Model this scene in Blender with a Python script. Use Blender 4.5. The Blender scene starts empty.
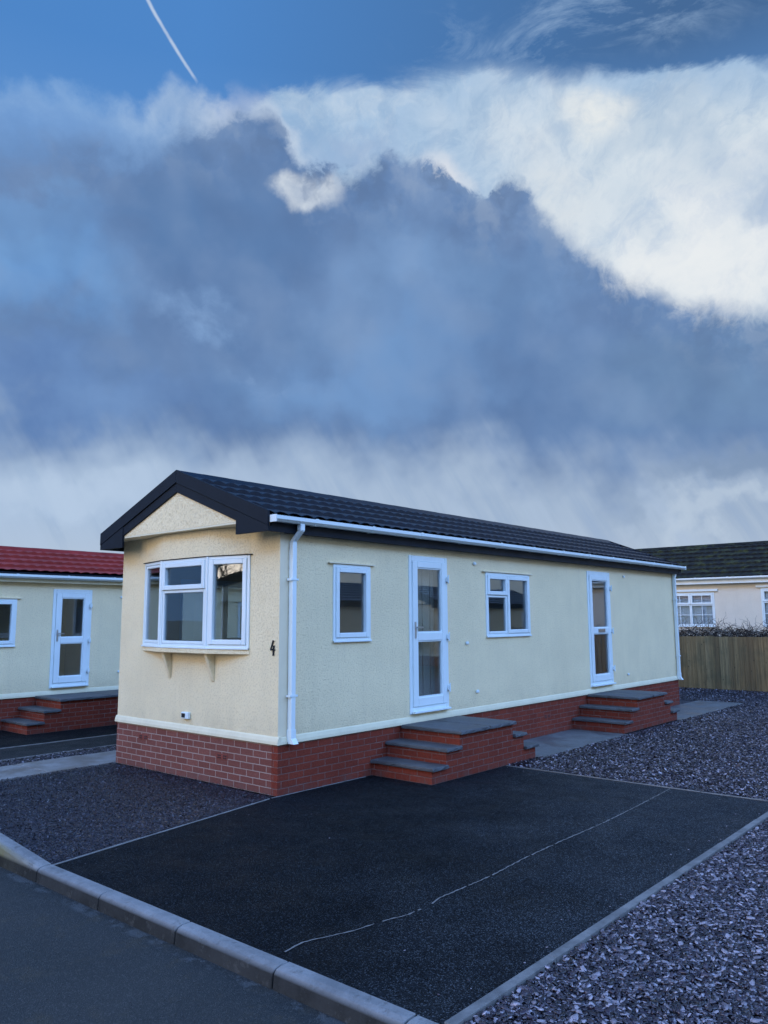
import bpy, bmesh, math, random
import numpy as np
from mathutils import Vector, Matrix
random.seed(7); rng = np.random.default_rng(11)
S = bpy.context.scene; COL = S.collection
PI = math.pi; rad = math.radians

# ------------------------------------------------------------------ node helpers
class NT:
    def __init__(s, tree):
        s.t = tree; s.n = tree.nodes; s.l = tree.links
    def new(s, typ, **kw):
        n = s.n.new(typ)
        for k, v in kw.items(): setattr(n, k, v)
        return n
    def put(s, sock, v):
        if v is None: return
        if isinstance(v, bpy.types.NodeSocket): s.l.new(v, sock)
        else:
            if sock.type == 'RGBA' and len(v) == 3: v = (*v, 1)
            sock.default_value = v
    def math(s, op, a, b=None, c=None, clamp=False):
        n = s.new('ShaderNodeMath', operation=op, use_clamp=clamp)
        s.put(n.inputs[0], a); s.put(n.inputs[1], b)
        if c is not None: s.put(n.inputs[2], c)
        return n.outputs[0]
    def vmath(s, op, a, b=None):
        n = s.new('ShaderNodeVectorMath', operation=op)
        s.put(n.inputs[0], a); s.put(n.inputs[1], b)
        return n.outputs['Value'] if op in ('LENGTH', 'DOT_PRODUCT', 'DISTANCE') else n.outputs[0]
    def scale(s, a, f):
        n = s.new('ShaderNodeVectorMath', operation='SCALE'); s.put(n.inputs[0], a); s.put(n.inputs[3], f); return n.outputs[0]
    def mr(s, v, a, b, c=0.0, d=1.0, smooth=False):
        n = s.new('ShaderNodeMapRange', interpolation_type='SMOOTHSTEP' if smooth else 'LINEAR')
        for i, x in enumerate((v, a, b, c, d)): s.put(n.inputs[i], x)
        return n.outputs[0]
    def mix(s, f, a, b, mode='MIX'):
        n = s.new('ShaderNodeMix', data_type='RGBA', blend_type=mode)
        s.put(n.inputs[0], f); s.put(n.inputs[6], a); s.put(n.inputs[7], b)
        return n.outputs[2]
    def noise(s, vec, scale=5, detail=3, rough=.5, out=0, dist=0.0, dim='3D'):
        n = s.new('ShaderNodeTexNoise', noise_dimensions=dim)
        s.put(n.inputs['Vector'], vec); n.inputs['Scale'].default_value = scale
        n.inputs['Detail'].default_value = detail; n.inputs['Roughness'].default_value = rough
        n.inputs['Distortion'].default_value = dist
        return n.outputs[out]
    def voro(s, vec, scale, feature='F1', out=0, rnd=1.0):
        n = s.new('ShaderNodeTexVoronoi', feature=feature)
        s.put(n.inputs['Vector'], vec); n.inputs['Scale'].default_value = scale; n.inputs['Randomness'].default_value = rnd
        return n.outputs[out]
    def ramp(s, f, stops, interp='LINEAR'):
        n = s.new('ShaderNodeValToRGB'); cr = n.color_ramp; cr.interpolation = interp
        while len(cr.elements) < len(stops): cr.elements.new(.5)
        for e, (p, c) in zip(cr.elements, stops):
            e.position = p; e.color = (*c, 1) if len(c) == 3 else c
        s.put(n.inputs[0], f); return n.outputs[0]
    def bump(s, h, strength=.5, dist=.01, normal=None):
        n = s.new('ShaderNodeBump'); n.inputs['Strength'].default_value = strength; n.inputs['Distance'].default_value = dist
        s.put(n.inputs['Height'], h)
        if normal is not None: s.put(n.inputs['Normal'], normal)
        return n.outputs[0]
    def sep(s, v):
        n = s.new('ShaderNodeSeparateXYZ'); s.put(n.inputs[0], v); return n.outputs
    def comb(s, x, y, z):
        n = s.new('ShaderNodeCombineXYZ')
        for i, v in enumerate((x, y, z)): s.put(n.inputs[i], v)
        return n.outputs[0]

def srgb(r, g, b):
    f = lambda c: (c / 255 / 12.92) if c / 255 <= .04045 else ((c / 255 + .055) / 1.055) ** 2.4
    return (f(r), f(g), f(b))

MATS = {}
def material(name, build):
    m = bpy.data.materials.new(name); m.use_nodes = True
    t = NT(m.node_tree); t.n.clear()
    out = t.new('ShaderNodeOutputMaterial'); p = t.new('ShaderNodeBsdfPrincipled')
    t.l.new(p.outputs[0], out.inputs[0])
    build(t, p, out); MATS[name] = m; return m
def setp(t, p, col=None, rough=.6, normal=None, metal=0.0, spec=None):
    t.put(p.inputs['Base Color'], col); t.put(p.inputs['Roughness'], rough)
    t.put(p.inputs['Metallic'], metal)
    if normal is not None: t.put(p.inputs['Normal'], normal)
    if spec is not None: p.inputs['Specular IOR Level'].default_value = spec
def ocoord(t): return t.new('ShaderNodeTexCoord').outputs['Object']

def stucco(col, coarse=1.0):
    def b(t, p, o):
        v = ocoord(t)
        n1 = t.noise(v, 52, 4, .75); n2 = t.noise(v, 24, 2, .5); n3 = t.noise(v, 1.3, 4, .6)
        pit = t.mr(t.noise(v, 48, 3, .65), .53, .62)
        h = t.math('ADD', t.math('MULTIPLY', n1, 1.0), t.math('MULTIPLY', n2, .25))
        streak = t.noise(t.vmath('MULTIPLY', v, (5, 5, .5)), 1.2, 4, .6)
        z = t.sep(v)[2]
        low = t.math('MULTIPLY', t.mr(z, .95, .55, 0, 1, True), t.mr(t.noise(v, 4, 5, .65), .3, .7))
        c = t.mix(t.mr(n3, .35, .7), col, tuple(x * .91 for x in col))
        c = t.mix(t.math('MULTIPLY', t.mr(streak, .5, .75), .18), c, tuple(x * .72 for x in col))
        c = t.mix(t.math('MULTIPLY', pit, .23), c, tuple(x * .5 for x in col))
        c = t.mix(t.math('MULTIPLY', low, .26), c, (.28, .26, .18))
        setp(t, p, c, .85, t.bump(t.math('SUBTRACT', h, t.math('MULTIPLY', pit, .5)), .75 * coarse, .010))
    return b
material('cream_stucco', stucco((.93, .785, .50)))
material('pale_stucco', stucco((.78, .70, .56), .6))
def paint(col, rough=.35, dirt=.12, bs=.05, spec=.5):
    def b(t, p, o):
        v = ocoord(t)
        n = t.noise(v, 3, 5, .6); s2 = t.noise(t.vmath('MULTIPLY', v, (30, 30, 2.5)), 1, 3, .5)
        f = t.math('MULTIPLY', t.mr(t.math('ADD', n, t.math('MULTIPLY', s2, .4)), .55, .95), dirt)
        setp(t, p, t.mix(f, col, tuple(x * .45 for x in col)), t.mr(n, .3, .7, rough, rough + .15), t.bump(t.noise(v, 60, 2), bs, .002), spec=spec)
    return b
material('white_upvc', paint((.74, .83, .84), .28))
material('cream_trim', paint((.78, .71, .50), .6, .2))
material('corner_trim', paint((.80, .70, .50), .6, .15))
material('dark_fascia', paint((.0050, .0100, .018), .5, .25, .12, .22))
material('hinge_grey', paint((.30, .31, .33), .35))
material('black_paint', paint((.012, .012, .014), .4))
material('red_tile_end', paint((.16, .018, .022), .4))
material('steel', lambda t, p, o: setp(t, p, (.55, .55, .56), .3, None, 1.0))
material('interior_wall', paint((.62, .66, .68), .8))
material('interior_floor', paint((.26, .27, .28), .7))
material('blind', paint((.42, .40, .33), .8))
material('net_curtain', paint((.85, .86, .88), .9, .3))

def glass(t, p, o):
    t.n.remove(p)
    v = ocoord(t)
    tr = t.new('ShaderNodeBsdfTransparent'); tr.inputs[0].default_value = (.80, .83, .84, 1)
    gl = t.new('ShaderNodeBsdfGlossy'); gl.inputs['Roughness'].default_value = .015; gl.inputs[0].default_value = (.9, .95, 1, 1)
    t.put(gl.inputs['Normal'], t.bump(t.noise(v, 1.6, 1, .4), .05, .02))
    g = t.new('ShaderNodeNewGeometry'); cs = t.math('ABSOLUTE', t.vmath('DOT_PRODUCT', g.outputs['Incoming'], g.outputs['Normal']))
    sch = t.math('ADD', .12, t.math('MULTIPLY', .86, t.math('POWER', t.math('SUBTRACT', 1, cs), 4.2)))
    mx = t.new('ShaderNodeMixShader'); t.put(mx.inputs[0], sch)
    t.l.new(tr.outputs[0], mx.inputs[1]); t.l.new(gl.outputs[0], mx.inputs[2]); t.l.new(mx.outputs[0], o.inputs[0])
material('window_glass', glass)

def tilemat(col, moss=0.0, rough=.42):
    def b(t, p, o):
        v = ocoord(t); n = t.noise(v, 2.2, 5, .65); g = t.noise(v, 160, 2, .6)
        c = t.mix(t.mr(n, .35, .7), col, tuple(x * 1.6 for x in col))
        c = t.mix(t.mr(g, .55, .75, 0, .5), c, tuple(x * .35 for x in col))
        if moss: c = t.mix(t.math('MULTIPLY', t.mr(t.noise(v, 3.5, 7, .8), .50, .66), moss), c, (.075, .085, .025))
        setp(t, p, c, rough, t.bump(g, .3, .003), spec=.28)
    return b
material('navy_tiles', tilemat((.0020, .0095, .022), 0, .42))
material('red_tiles', tilemat((.21, .020, .016)))
material('mossy_tiles', tilemat((.009, .0095, .009), .8, .9))

def brick(c1, c2, mortar, mvar=0.0):
    def b(t, p, o):
        uv = t.new('ShaderNodeUVMap').outputs[0]; v = ocoord(t)
        wob = t.vmath('ADD', uv, t.scale(t.vmath('SUBTRACT', t.noise(v, 9, 2, .5, 1), (.5, .5, .5)), .004))
        n = t.new('ShaderNodeTexBrick'); n.offset = .5
        t.put(n.inputs['Vector'], wob)
        for k, x in (('Scale', 1), ('Mortar Size', .0052), ('Mortar Smooth', .25), ('Bias', -.1), ('Brick Width', .225), ('Row Height', .0755)):
            n.inputs[k].default_value = x
        t.put(n.inputs['Color1'], c1); t.put(n.inputs['Color2'], c2); t.put(n.inputs['Mortar'], (1, 1, 1))
        nz = t.noise(v, 45, 4, .7); big = t.noise(v, 1.7, 4, .6)
        bc = t.mix(1, n.outputs[0], t.ramp(nz, [(.25, (.60, .56, .56)), (.75, (1.25, 1.25, 1.2))]), 'MULTIPLY')
        bc = t.mix(t.mr(big, .45, .75, 0, .35), bc, tuple(x * .6 for x in c1))
        mo = t.mix(t.mr(t.noise(v, 5, 5, .7), .53, .62, 0, mvar), mortar, (.42, .37, .34)) if mvar else mortar
        f = t.math('MULTIPLY', n.outputs['Fac'], .95)
        c = t.mix(f, bc, mo)
        z = t.sep(v)[2]
        st = t.math('MULTIPLY', t.mr(z, .12, 0, 0, .45), t.mr(t.noise(v, 8, 4), .35, .65))
        c = t.mix(st, c, (.09, .075, .07))
        h = t.math('SUBTRACT', t.math('MULTIPLY', nz, .5), n.outputs['Fac'])
        setp(t, p, c, .85, t.bump(h, .8, .006), spec=.3)
    return b
material('pink_mortar_brick', brick((.185, .060, .046), (.235, .084, .064), (.34, .245, .20)))
material('red_mortar_brick', brick((.175, .030, .016), (.225, .040, .021), (.125, .034, .020), .16))
material('air_brick_clay', paint((.20, .045, .03), .8))

def slab(c1, c2, wet=.0):
    def b(t, p, o):
        v = ocoord(t); n = t.noise(v, 2.2, 6, .65); f = t.noise(v, 55, 4, .7)
        c = t.mix(t.mr(n, .38, .62), c1, c2)
        c = t.mix(t.mr(f, .5, .8, 0, .5), c, tuple(x * .5 for x in c1))
        r = t.mr(n, .40, .60, .85 - wet * .55, .8)
        setp(t, p, c, r, t.bump(t.math('ADD', f, t.math('MULTIPLY', t.noise(v, 9, 3), 1.5)), .5, .006))
    return b
material('grey_tread_stone', slab((.055, .062, .070), (.10, .108, .118), .6))
material('paving_slab', slab((.085, .092, .102), (.15, .155, .16), .8))
material('pale_paving', slab((.15, .13, .115), (.25, .25, .25), .5))

def kerbmat(t, p, o):
    v = ocoord(t); n = t.noise(v, 3, 6, .7); f = t.noise(v, 90, 3, .6); s = t.sep(v)
    c = t.mix(t.mr(n, .35, .65), (.16, .165, .17), (.26, .265, .27))
    c = t.mix(t.mr(f, .55, .8, 0, .6), c, (.13, .13, .13))
    moss = t.math('MULTIPLY', t.mr(s[1], -.45, .1), t.mr(s[0], -2.815, -2.86))
    c = t.mix(t.math('MULTIPLY', moss, t.mr(n, .3, .55, .3, .9)), c, (.20, .18, .07))
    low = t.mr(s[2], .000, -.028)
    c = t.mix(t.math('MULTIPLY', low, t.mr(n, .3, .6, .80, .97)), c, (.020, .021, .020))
    vv = t.voro(v, 30, 'F1'); c = t.mix(t.math('MULTIPLY', t.mr(vv, .10, .05), .6), c, (.08, .08, .08))
    wear = t.mr(t.noise(v, 11, 6, .75), .56, .66); c = t.mix(t.math('MULTIPLY', wear, .45), c, (.10, .10, .095))
    setp(t, p, c, .85, t.bump(t.math('SUBTRACT', f, wear), .6, .004), spec=.12)
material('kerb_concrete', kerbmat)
def edging(t, p, o):
    v = ocoord(t); n = t.noise(v, 6, 5, .65)
    setp(t, p, t.mix(t.mr(n, .35, .65), (.11, .11, .11), (.21, .205, .20)), .85, t.bump(t.noise(v, 70, 3), .4, .003))
material('edging_concrete', edging)
def tarmac(base, spk, lim, pour_sheen, rough=.75, bs=.9, sc=120, spec=.2, dx=(1, 4)):
    def b(t, p, o):
        v = ocoord(t); sp = t.sep(v)
        ag = t.voro(v, sc, 'F1', 1); d = t.voro(v, sc, 'F1', 0); r = t.sep(ag)[0]
        n = t.noise(v, .8, 6, .65); n3 = t.noise(v, 5, 6, .7)
        # paler to the right: newer pour plus sky sheen painted into the colour
        pour_sheen_f = t.math('ADD', t.math('MULTIPLY', sp[1], -.30), t.math('ADD', t.math('MULTIPLY', sp[0], .16), t.math('MULTIPLY', t.math('SUBTRACT', n, .5), 1.6)))
        pour_sheen_f = t.mr(pour_sheen_f, .35, 1.5, 0, 1, True)
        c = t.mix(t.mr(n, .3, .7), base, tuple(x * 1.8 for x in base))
        c = t.mix(t.math('MULTIPLY', pour_sheen_f, t.mr(n3, .25, .75, .5, 1)), c, pour_sheen)
        c = t.mix(t.math('MULTIPLY', t.mr(r, lim, lim + .04), t.mr(pour_sheen_f, 0, 1, .28, .9)), c, spk)
        c = t.mix(t.mr(r, .22, .14), c, (.0004, .0005, .0008))
        fine = t.noise(v, 420, 2, .6)
        h = t.math('SUBTRACT', t.math('MULTIPLY', fine, .4), d)
        patch = t.noise(v, 2.3, 5, .6)
        setp(t, p, c, t.mr(patch, .35, .65, rough - .1, rough + .12), t.bump(h, bs, .006), spec=spec)
    return b
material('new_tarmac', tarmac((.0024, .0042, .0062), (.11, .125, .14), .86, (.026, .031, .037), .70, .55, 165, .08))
material('pale_tarmac', tarmac((.012, .014, .016), (.10, .11, .12), .85, (.02, .022, .024), .7))
def roadm(t, p, o):
    v = ocoord(t); s = t.sep(v)
    ag = t.voro(v, 150, 'F1', 1); d = t.voro(v, 150); r = t.sep(ag)[0]
    n = t.noise(v, .7, 7, .7); n2 = t.noise(v, 4.5, 5, .7)
    c = t.mix(t.mr(n, .36, .62), (.019, .024, .027), (.036, .039, .040))
    c = t.mix(t.mr(n2, .55, .75, 0, .6), c, (.060, .050, .034))
    c = t.mix(t.math('MULTIPLY', t.mr(r, .72, 1), .5), c, (.11, .11, .105))
    pits = t.mr(t.voro(v, 24), .13, .07); c = t.mix(t.math('MULTIPLY', pits, .8), c, (.008, .008, .009))
    # cement slurry splashed along the foot of the kerb
    band = t.math('MULTIPLY', t.mr(t.math('ADD', s[0], t.math('MULTIPLY', t.noise(v, 3, 4), .10)), -2.905, -2.865), 1.0)
    ce = t.math('MULTIPLY', t.math('MULTIPLY', band, t.mr(t.noise(v, 6, 6, .75), .50, .56)), t.mr(s[0], -2.858, -2.872))
    c = t.mix(t.math('MULTIPLY', ce, .45), c, (.12, .13, .14))
    setp(t, p, c, t.mr(n, .4, .6, .6, .85), t.bump(t.math('SUBTRACT', t.math('MULTIPLY', t.noise(v, 30, 4), 1.5), t.math('ADD', d, pits)), .8, .006), spec=.25)
material('road_tarmac', roadm)
def gravelbase(t, p, o):
    v = ocoord(t); d = t.voro(v, 45, 'F1', 1)
    setp(t, p, t.ramp(t.sep(d)[0], [(0, (.012, .012, .02)), (.7, (.035, .034, .05)), (1, (.10, .10, .12))]), .7, t.bump(t.voro(v, 45), 1, .02))
material('slate_bed', gravelbase)
def chipmat(dark, mid, light, lim=.72):
    def b(t, p, o):
        g = t.new('ShaderNodeNewGeometry'); r = g.outputs['Random Per Island']
        c = t.ramp(r, [(0, dark), (.45, mid), (lim, tuple(x * 1.5 for x in mid)), (.93, light), (1, tuple(x * 1.3 for x in light))])
        v = ocoord(t); n = t.noise(v, 60, 3, .6)
        c = t.mix(t.mr(n, .4, .7, 0, .35), c, tuple(x * .5 for x in dark))
        r2 = t.math('FRACT', t.math('MULTIPLY', r, 37.7))
        setp(t, p, c, t.mr(r2, 0, 1, .22, .6), t.bump(n, .25, .002), spec=.7)
    return b
material('slate_chip', chipmat((.006, .004, .008), (.026, .018, .031), (.33, .30, .35), .64))
material('slate_chip_fine', chipmat((.006, .004, .009), (.018, .013, .023), (.075, .068, .09), .8))
def groundm(t, p, o):
    v = ocoord(t); n = t.noise(v, .25, 6, .6)
    setp(t, p, t.mix(t.mr(n, .4, .6), (.05, .055, .04), (.07, .08, .045)), .9, t.bump(t.noise(v, 12, 5), .5, .03))
material('ground_mix', groundm)
def wood(t, p, o):
    v = ocoord(t); s = t.sep(v)
    idx = t.math('FLOOR', t.math('DIVIDE', s[1], .125))
    wn = t.new('ShaderNodeTexWhiteNoise', noise_dimensions='1D'); t.put(wn.inputs['W'], idx); r = wn.outputs[0]
    g = t.noise(t.vmath('MULTIPLY', v, (30, 34, 1.6)), 1, 6, .65); g2 = t.noise(v, 2.2, 5, .65)
    c = t.ramp(r, [(0, (.21, .125, .050)), (.5, (.29, .18, .072)), (1, (.37, .245, .11))])
    c = t.mix(t.mr(g, .4, .75, 0, .75), c, (.055, .040, .022))
    c = t.mix(t.mr(g2, .45, .7, 0, .5), c, (.085, .080, .040))
    kn = t.voro(t.vmath('MULTIPLY', v, (1, 9, 4.5)), 1, 'F1'); c = t.mix(t.mr(kn, .11, .05, 0, .95), c, (.012, .009, .006))
    setp(t, p, c, .85, t.bump(g, .5, .004))
material('fence_wood', wood)
material('post_wood', paint((.12, .085, .05), .85, .6))
material('bramble_twig', paint((.030, .021, .017), .9, .4))
material('lichen_twig', paint((.15, .15, .14), .9, .4))
material('bark', paint((.045, .036, .028), .9, .6))
material('dust_line', paint((.17, .165, .16), .9, .4))

# ------------------------------------------------------------------ mesh helpers
IDT = lambda u, o, z: (u, o, z)
class MB:
    def __init__(s): s.v = []; s.f = []; s.sm = []
    def hexa(s, c, smooth=False):
        b = len(s.v); s.v += [tuple(p) for p in c]
        for f in ((0, 3, 2, 1), (4, 5, 6, 7), (0, 1, 5, 4), (1, 2, 6, 5), (2, 3, 7, 6), (3, 0, 4, 7)):
            s.f.append(tuple(b + i for i in f))
        return s
    def box(s, x0, x1, y0, y1, z0, z1, T=IDT):
        return s.hexa([T(*p) for p in ((x0, y0, z0), (x1, y0, z0), (x1, y1, z0), (x0, y1, z0), (x0, y0, z1), (x1, y0, z1), (x1, y1, z1), (x0, y1, z1))])
    def poly(s, pts):
        b = len(s.v); s.v += [tuple(p) for p in pts]; s.f.append(tuple(range(b, b + len(pts)))); return s
    def prism(s, prof, a0, a1, T):            # prof: list of (p,q); T(p,q,a) -> xyz
        n = len(prof); b = len(s.v)
        s.v += [T(p, q, a0) for p, q in prof] + [T(p, q, a1) for p, q in prof]
        s.f.append(tuple(b + i for i in range(n))[::-1]); s.f.append(tuple(b + n + i for i in range(n)))
        for i in range(n):
            j = (i + 1) % n; s.f.append((b + i, b + j, b + n + j, b + n + i))
        return s
    def tube(s, pts, r, n=6, r1=None):
        b0 = len(s.v); m = len(pts); P = [Vector(p) for p in pts]
        for i, p in enumerate(P):
            d = (P[min(i + 1, m - 1)] - P[max(i - 1, 0)]).normalized()
            a = d.orthogonal().normalized() if i == 0 else (a - d * a.dot(d)).normalized()
            c = d.cross(a); rr = r if r1 is None else r + (r1 - r) * i / (m - 1)
            for k in range(n):
                t = 2 * PI * k / n; s.v.append(tuple(p + (a * math.cos(t) + c * math.sin(t)) * rr))
        for i in range(m - 1):
            for k in range(n):
                j = (k + 1) % n; s.f.append((b0 + i * n + k, b0 + i * n + j, b0 + (i + 1) * n + j, b0 + (i + 1) * n + k))
        s.f.append(tuple(b0 + k for k in range(n))[::-1]); s.f.append(tuple(b0 + (m - 1) * n + k for k in range(n)))
        return s
    def build(s, name, mat, parent=None, bevel=0, smooth=False, jitter=0, seg=1):
        me = bpy.data.meshes.new(name); me.from_pydata(s.v, [], s.f)
        bm = bmesh.new(); bm.from_mesh(me)
        bmesh.ops.recalc_face_normals(bm, faces=bm.faces)
        if bevel: bmesh.ops.bevel(bm, geom=list(bm.edges), offset=bevel, segments=seg, affect='EDGES', clamp_overlap=True)
        if jitter:
            for v in bm.verts: v.co += Vector([random.uniform(-jitter, jitter) for _ in range(3)])
        uvl = bm.loops.layers.uv.new('UVMap')
        for f in bm.faces:
            n = f.normal; f.smooth = smooth
            for l in f.loops:
                c = l.vert.co
                l[uvl].uv = (c.x, c.y) if abs(n.z) > .7 else ((c.y + .04, c.z) if abs(n.x) > abs(n.y) else (c.x + .17, c.z))
        bm.to_mesh(me); bm.free()
        me.materials.append(MATS[mat]); o = bpy.data.objects.new(name, me); COL.objects.link(o)
        if parent: o.parent = parent
        return o
def tag(o, label=None, cat=None, group=None, kind=None):
    for k, v in (('label', label), ('category', cat), ('group', group), ('kind', kind)):
        if v: o[k] = v
    return o
def empty(name, loc=(0, 0, 0), rz=0, **kw):
    o = bpy.data.objects.new(name, None); COL.objects.link(o); o.location = loc; o.rotation_euler = (0, 0, rz); o.empty_display_size = .2
    return tag(o, **kw)
def copy_tree(o, parent=None):
    c = o.copy(); COL.objects.link(c); c.parent = parent
    for ch in list(o.children): copy_tree(ch, c)
    return c

# ------------------------------------------------------------------ wall with openings (rectangles butted end to end)
def wall_mesh(u0, u1, z0, z1, holes, T, th=.08, mat='cream_stucco', name='wall', parent=None):
    m = MB(); us = sorted({u0, u1, *[h[0] for h in holes], *[h[1] for h in holes]})
    us = [u for u in us if u0 - 1e-6 <= u <= u1 + 1e-6]
    for a, b in zip(us, us[1:]):
        hs = sorted([h for h in holes if h[0] < (a + b) / 2 < h[1]], key=lambda h: h[2]); z = z0
        for h in hs:
            if h[2] > z: m.box(a, b, -th, 0, z, h[2], T)
            z = h[3]
        if z < z1: m.box(a, b, -th, 0, z, z1, T)
    return m.build(name, mat, parent)

def bars(m, u0, u1, z0, z1, w, o0, o1, T, wt=None, wb=None):
    wt = w if wt is None else wt; wb = w if wb is None else wb
    m.box(u0, u0 + w, o0, o1, z0, z1, T); m.box(u1 - w, u1, o0, o1, z0, z1, T)
    m.box(u0 + w, u1 - w, o0, o1, z0, z0 + wb, T); m.box(u0 + w, u1 - w, o0, o1, z1 - wt, z1, T)

def window(home, u0, u1, z0, z1, T, lights, name='window', drip=True, bars_=False):
    """lights: list of (fu0,fu1,fz0,fz1,opening) in 0..1 fractions"""
    fr = MB(); bars(fr, u0, u1, z0, z1, .038, -.05, .016, T)
    root = fr.build(name, 'white_upvc', home, bevel=.004)
    iu0, iu1, iz0, iz1 = u0 + .038, u1 - .038, z0 + .038, z1 - .038
    for fu0, fu1, fz0, fz1, opn in lights:
        a, b = iu0 + fu0 * (iu1 - iu0), iu0 + fu1 * (iu1 - iu0); c, d = iz0 + fz0 * (iz1 - iz0), iz0 + fz1 * (iz1 - iz0)
        g = .002; sw = .058 if opn else .036
        sm = MB(); bars(sm, a + g, b - g, c + g, d - g, sw, -.035 if opn else -.04, .030 if opn else .010, T)
        sm.build('sash' if opn else 'glazing_bead', 'white_upvc', root, bevel=.006)
        pm = MB(); pm.box(a + g + sw - .004, b - g - sw + .004, -.022, -.012, c + g + sw - .004, d - g - sw + .004, T); pm.build('pane', 'window_glass', root)
        if bars_:
            gb = MB(); mu = (a + b) / 2; gb.box(mu - .009, mu + .009, -.010, .004, c + sw, d - sw, T)
            nz = 2 if (d - c) > .5 else 1
            for k in range(1, nz):
                zz = c + (d - c) * k / nz; gb.box(a + sw, mu - .009, -.010, .003, zz - .009, zz + .009, T); gb.box(mu + .009, b - sw, -.010, .003, zz - .009, zz + .009, T)
            gb.build('glazing_bar', 'white_upvc', root)
    sl = MB(); sl.box(u0 - .003, u1 + .003, .017, .034, z0 - .014, z0 + .008, T); sl.build('window_sill', 'white_upvc', root, bevel=.003)
    if drip:
        dm = MB(); dm.box(u0 - .09, u1 + .07, .0, .034, z1 + .006, z1 + .020, T); dm.build('drip_strip', 'corner_trim', root)
    return root

def door(home, u0, u1, z0, z1, T, handle=True, letter=False, mid=.48, blind=None, sillw=.09):
    fr = MB(); bars(fr, u0, u1, z0, z1, .060, -.05, .014, T, .075, sillw)
    root = fr.build('door', 'white_upvc', home, bevel=.005)
    a, b, c, d = u0 + .062, u1 - .062, z0 + sillw + .002, z1 - .077
    lf = MB(); w = .098; zm = z0 + (z1 - z0) * mid
    lf.box(a, a + w, -.03, .034, c, d, T); lf.box(b - w, b, -.03, .034, c, d, T)
    lf.box(a + w, b - w, -.03, .034, c, c + .115, T); lf.box(a + w, b - w, -.03, .034, d - .085, d, T); lf.box(a + w, b - w, -.03, .034, zm - .055, zm + .055, T)
    leaf = lf.build('door_leaf', 'white_upvc', root, bevel=.007)
    for z_0, z_1 in ((c + .115, zm - .055), (zm + .055, d - .085)):
        bd = MB(); bars(bd, a + w, b - w, z_0, z_1, .014, -.01, .022, T); bd.build('glazing_bead', 'white_upvc', leaf)
        pm = MB(); pm.box(a + w + .01, b - w - .01, -.012, -.002, z_0 + .01, z_1 - .01, T); pm.build('pane', 'window_glass', leaf)
    for zz in (z0 + .30, zm - .01, z1 - .30):
        h = MB(); h.box(b - .004, b + .052, .036, .056, zz - .035, zz + .035, T); h.box(b + .010, b + .030, .056, .072, zz - .06, zz + .06, T); h.build('hinge', 'white_upvc', root, bevel=.004)
        h2 = MB(); h2.box(b + .03, b + .062, .015, .036, zz - .045, zz - .022, T); h2.build('hinge_pin', 'hinge_grey', root)
    if handle:
        h = MB(); h.box(a + .022, a + .050, .034, .046, zm - .02, zm + .20, T); h.box(a + .028, a + .044, .046, .085, zm + .115, zm + .135, T); h.box(a + .028, a + .155, .070, .088, zm + .115, zm + .135, T)
        h.build('handle', 'steel', leaf, bevel=.003)
    if letter:
        h = MB(); h.box((a + b) / 2 - .14, (a + b) / 2 + .14, .034, .044, zm - .032, zm + .032, T); h.box((a + b) / 2 - .12, (a + b) / 2 + .12, .044, .052, zm - .018, zm + .020, T); h.build('letterbox', 'steel', leaf, bevel=.003)
    th = MB(); th.box(u0 + .03, u1 - .03, .015, .075, z0 + .01, z0 + .035, T); th.build('threshold', 'white_upvc', root, bevel=.003)
    if blind:
        bl = MB(); k = int((b - a - .1) / .085)
        for i in range(k):
            uu = a + .05 + i * .088; bl.box(uu, uu + .080, -.13 - (i % 2) * .008, -.127 - (i % 2) * .008, c + .02, d - .02, T)
        bl.build('vertical_blind', 'blind', root)
    return root

# tiled roof slope: real rippled steel tiles in courses
def roof_slope(name, mat, parent, x0, x1, ya, za, yb, zb, pitch=.30, wave=.20, amp=.026, step=.034, res=.03, stag=True):
    L = math.hypot(yb - ya, zb - za); ny, nz = -(zb - za) / L, (yb - ya) / L
    if nz < 0: ny, nz = -ny, -nz
    nc = max(3, round(L / pitch)); nx = int((x1 - x0) / res) + 1
    rows = []
    for c in range(nc):
        for f, h in ((0.0, 1.0), (.02, 1.06), (.10, .9), (.55, .45), (.97, .0)): rows.append(((c + f) / nc, h, c))
    rows.append((1.0, .0, nc - 1))
    v = np.zeros((len(rows), nx, 3)); xs = np.linspace(x0, x1, nx)
    for r, (s, h, c) in enumerate(rows):
        ph = (c % 2) * .5 if stag else 0
        w = np.abs(np.sin(PI * (xs / wave + ph))) ** .7
        off = step * h + amp * (w - .3) * (.35 + .65 * h) + rng.normal(0, .0008, nx)
        sj = s * L + (.010 * (w - .5) if h > .95 else 0)
        v[r, :, 0] = xs; v[r, :, 1] = ya + (yb - ya) * sj / L + ny * off; v[r, :, 2] = za + (zb - za) * sj / L + nz * off
    V = v.reshape(-1, 3); i = np.arange(len(rows) - 1)[:, None] * nx + np.arange(nx - 1)[None]
    F = np.stack([i, i + 1, i + nx + 1, i + nx], -1).reshape(-1, 4)
    if (yb - ya) < 0: F = F[:, ::-1]
    me = bpy.data.meshes.new(name); me.from_pydata(V.tolist(), [], F.tolist()); me.materials.append(MATS[mat])
    o = bpy.data.objects.new(name, me); COL.objects.link(o); o.parent = parent
    b = MB(); t = .03
    b.hexa([(x0, ya, za - t), (x1, ya, za - t), (x1, yb, zb - t), (x0, yb, zb - t), (x0, ya, za - .004), (x1, ya, za - .004), (x1, yb, zb - .004), (x0, yb, zb - .004)])
    b.build('roof_deck', 'dark_fascia', o)
    return o

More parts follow.
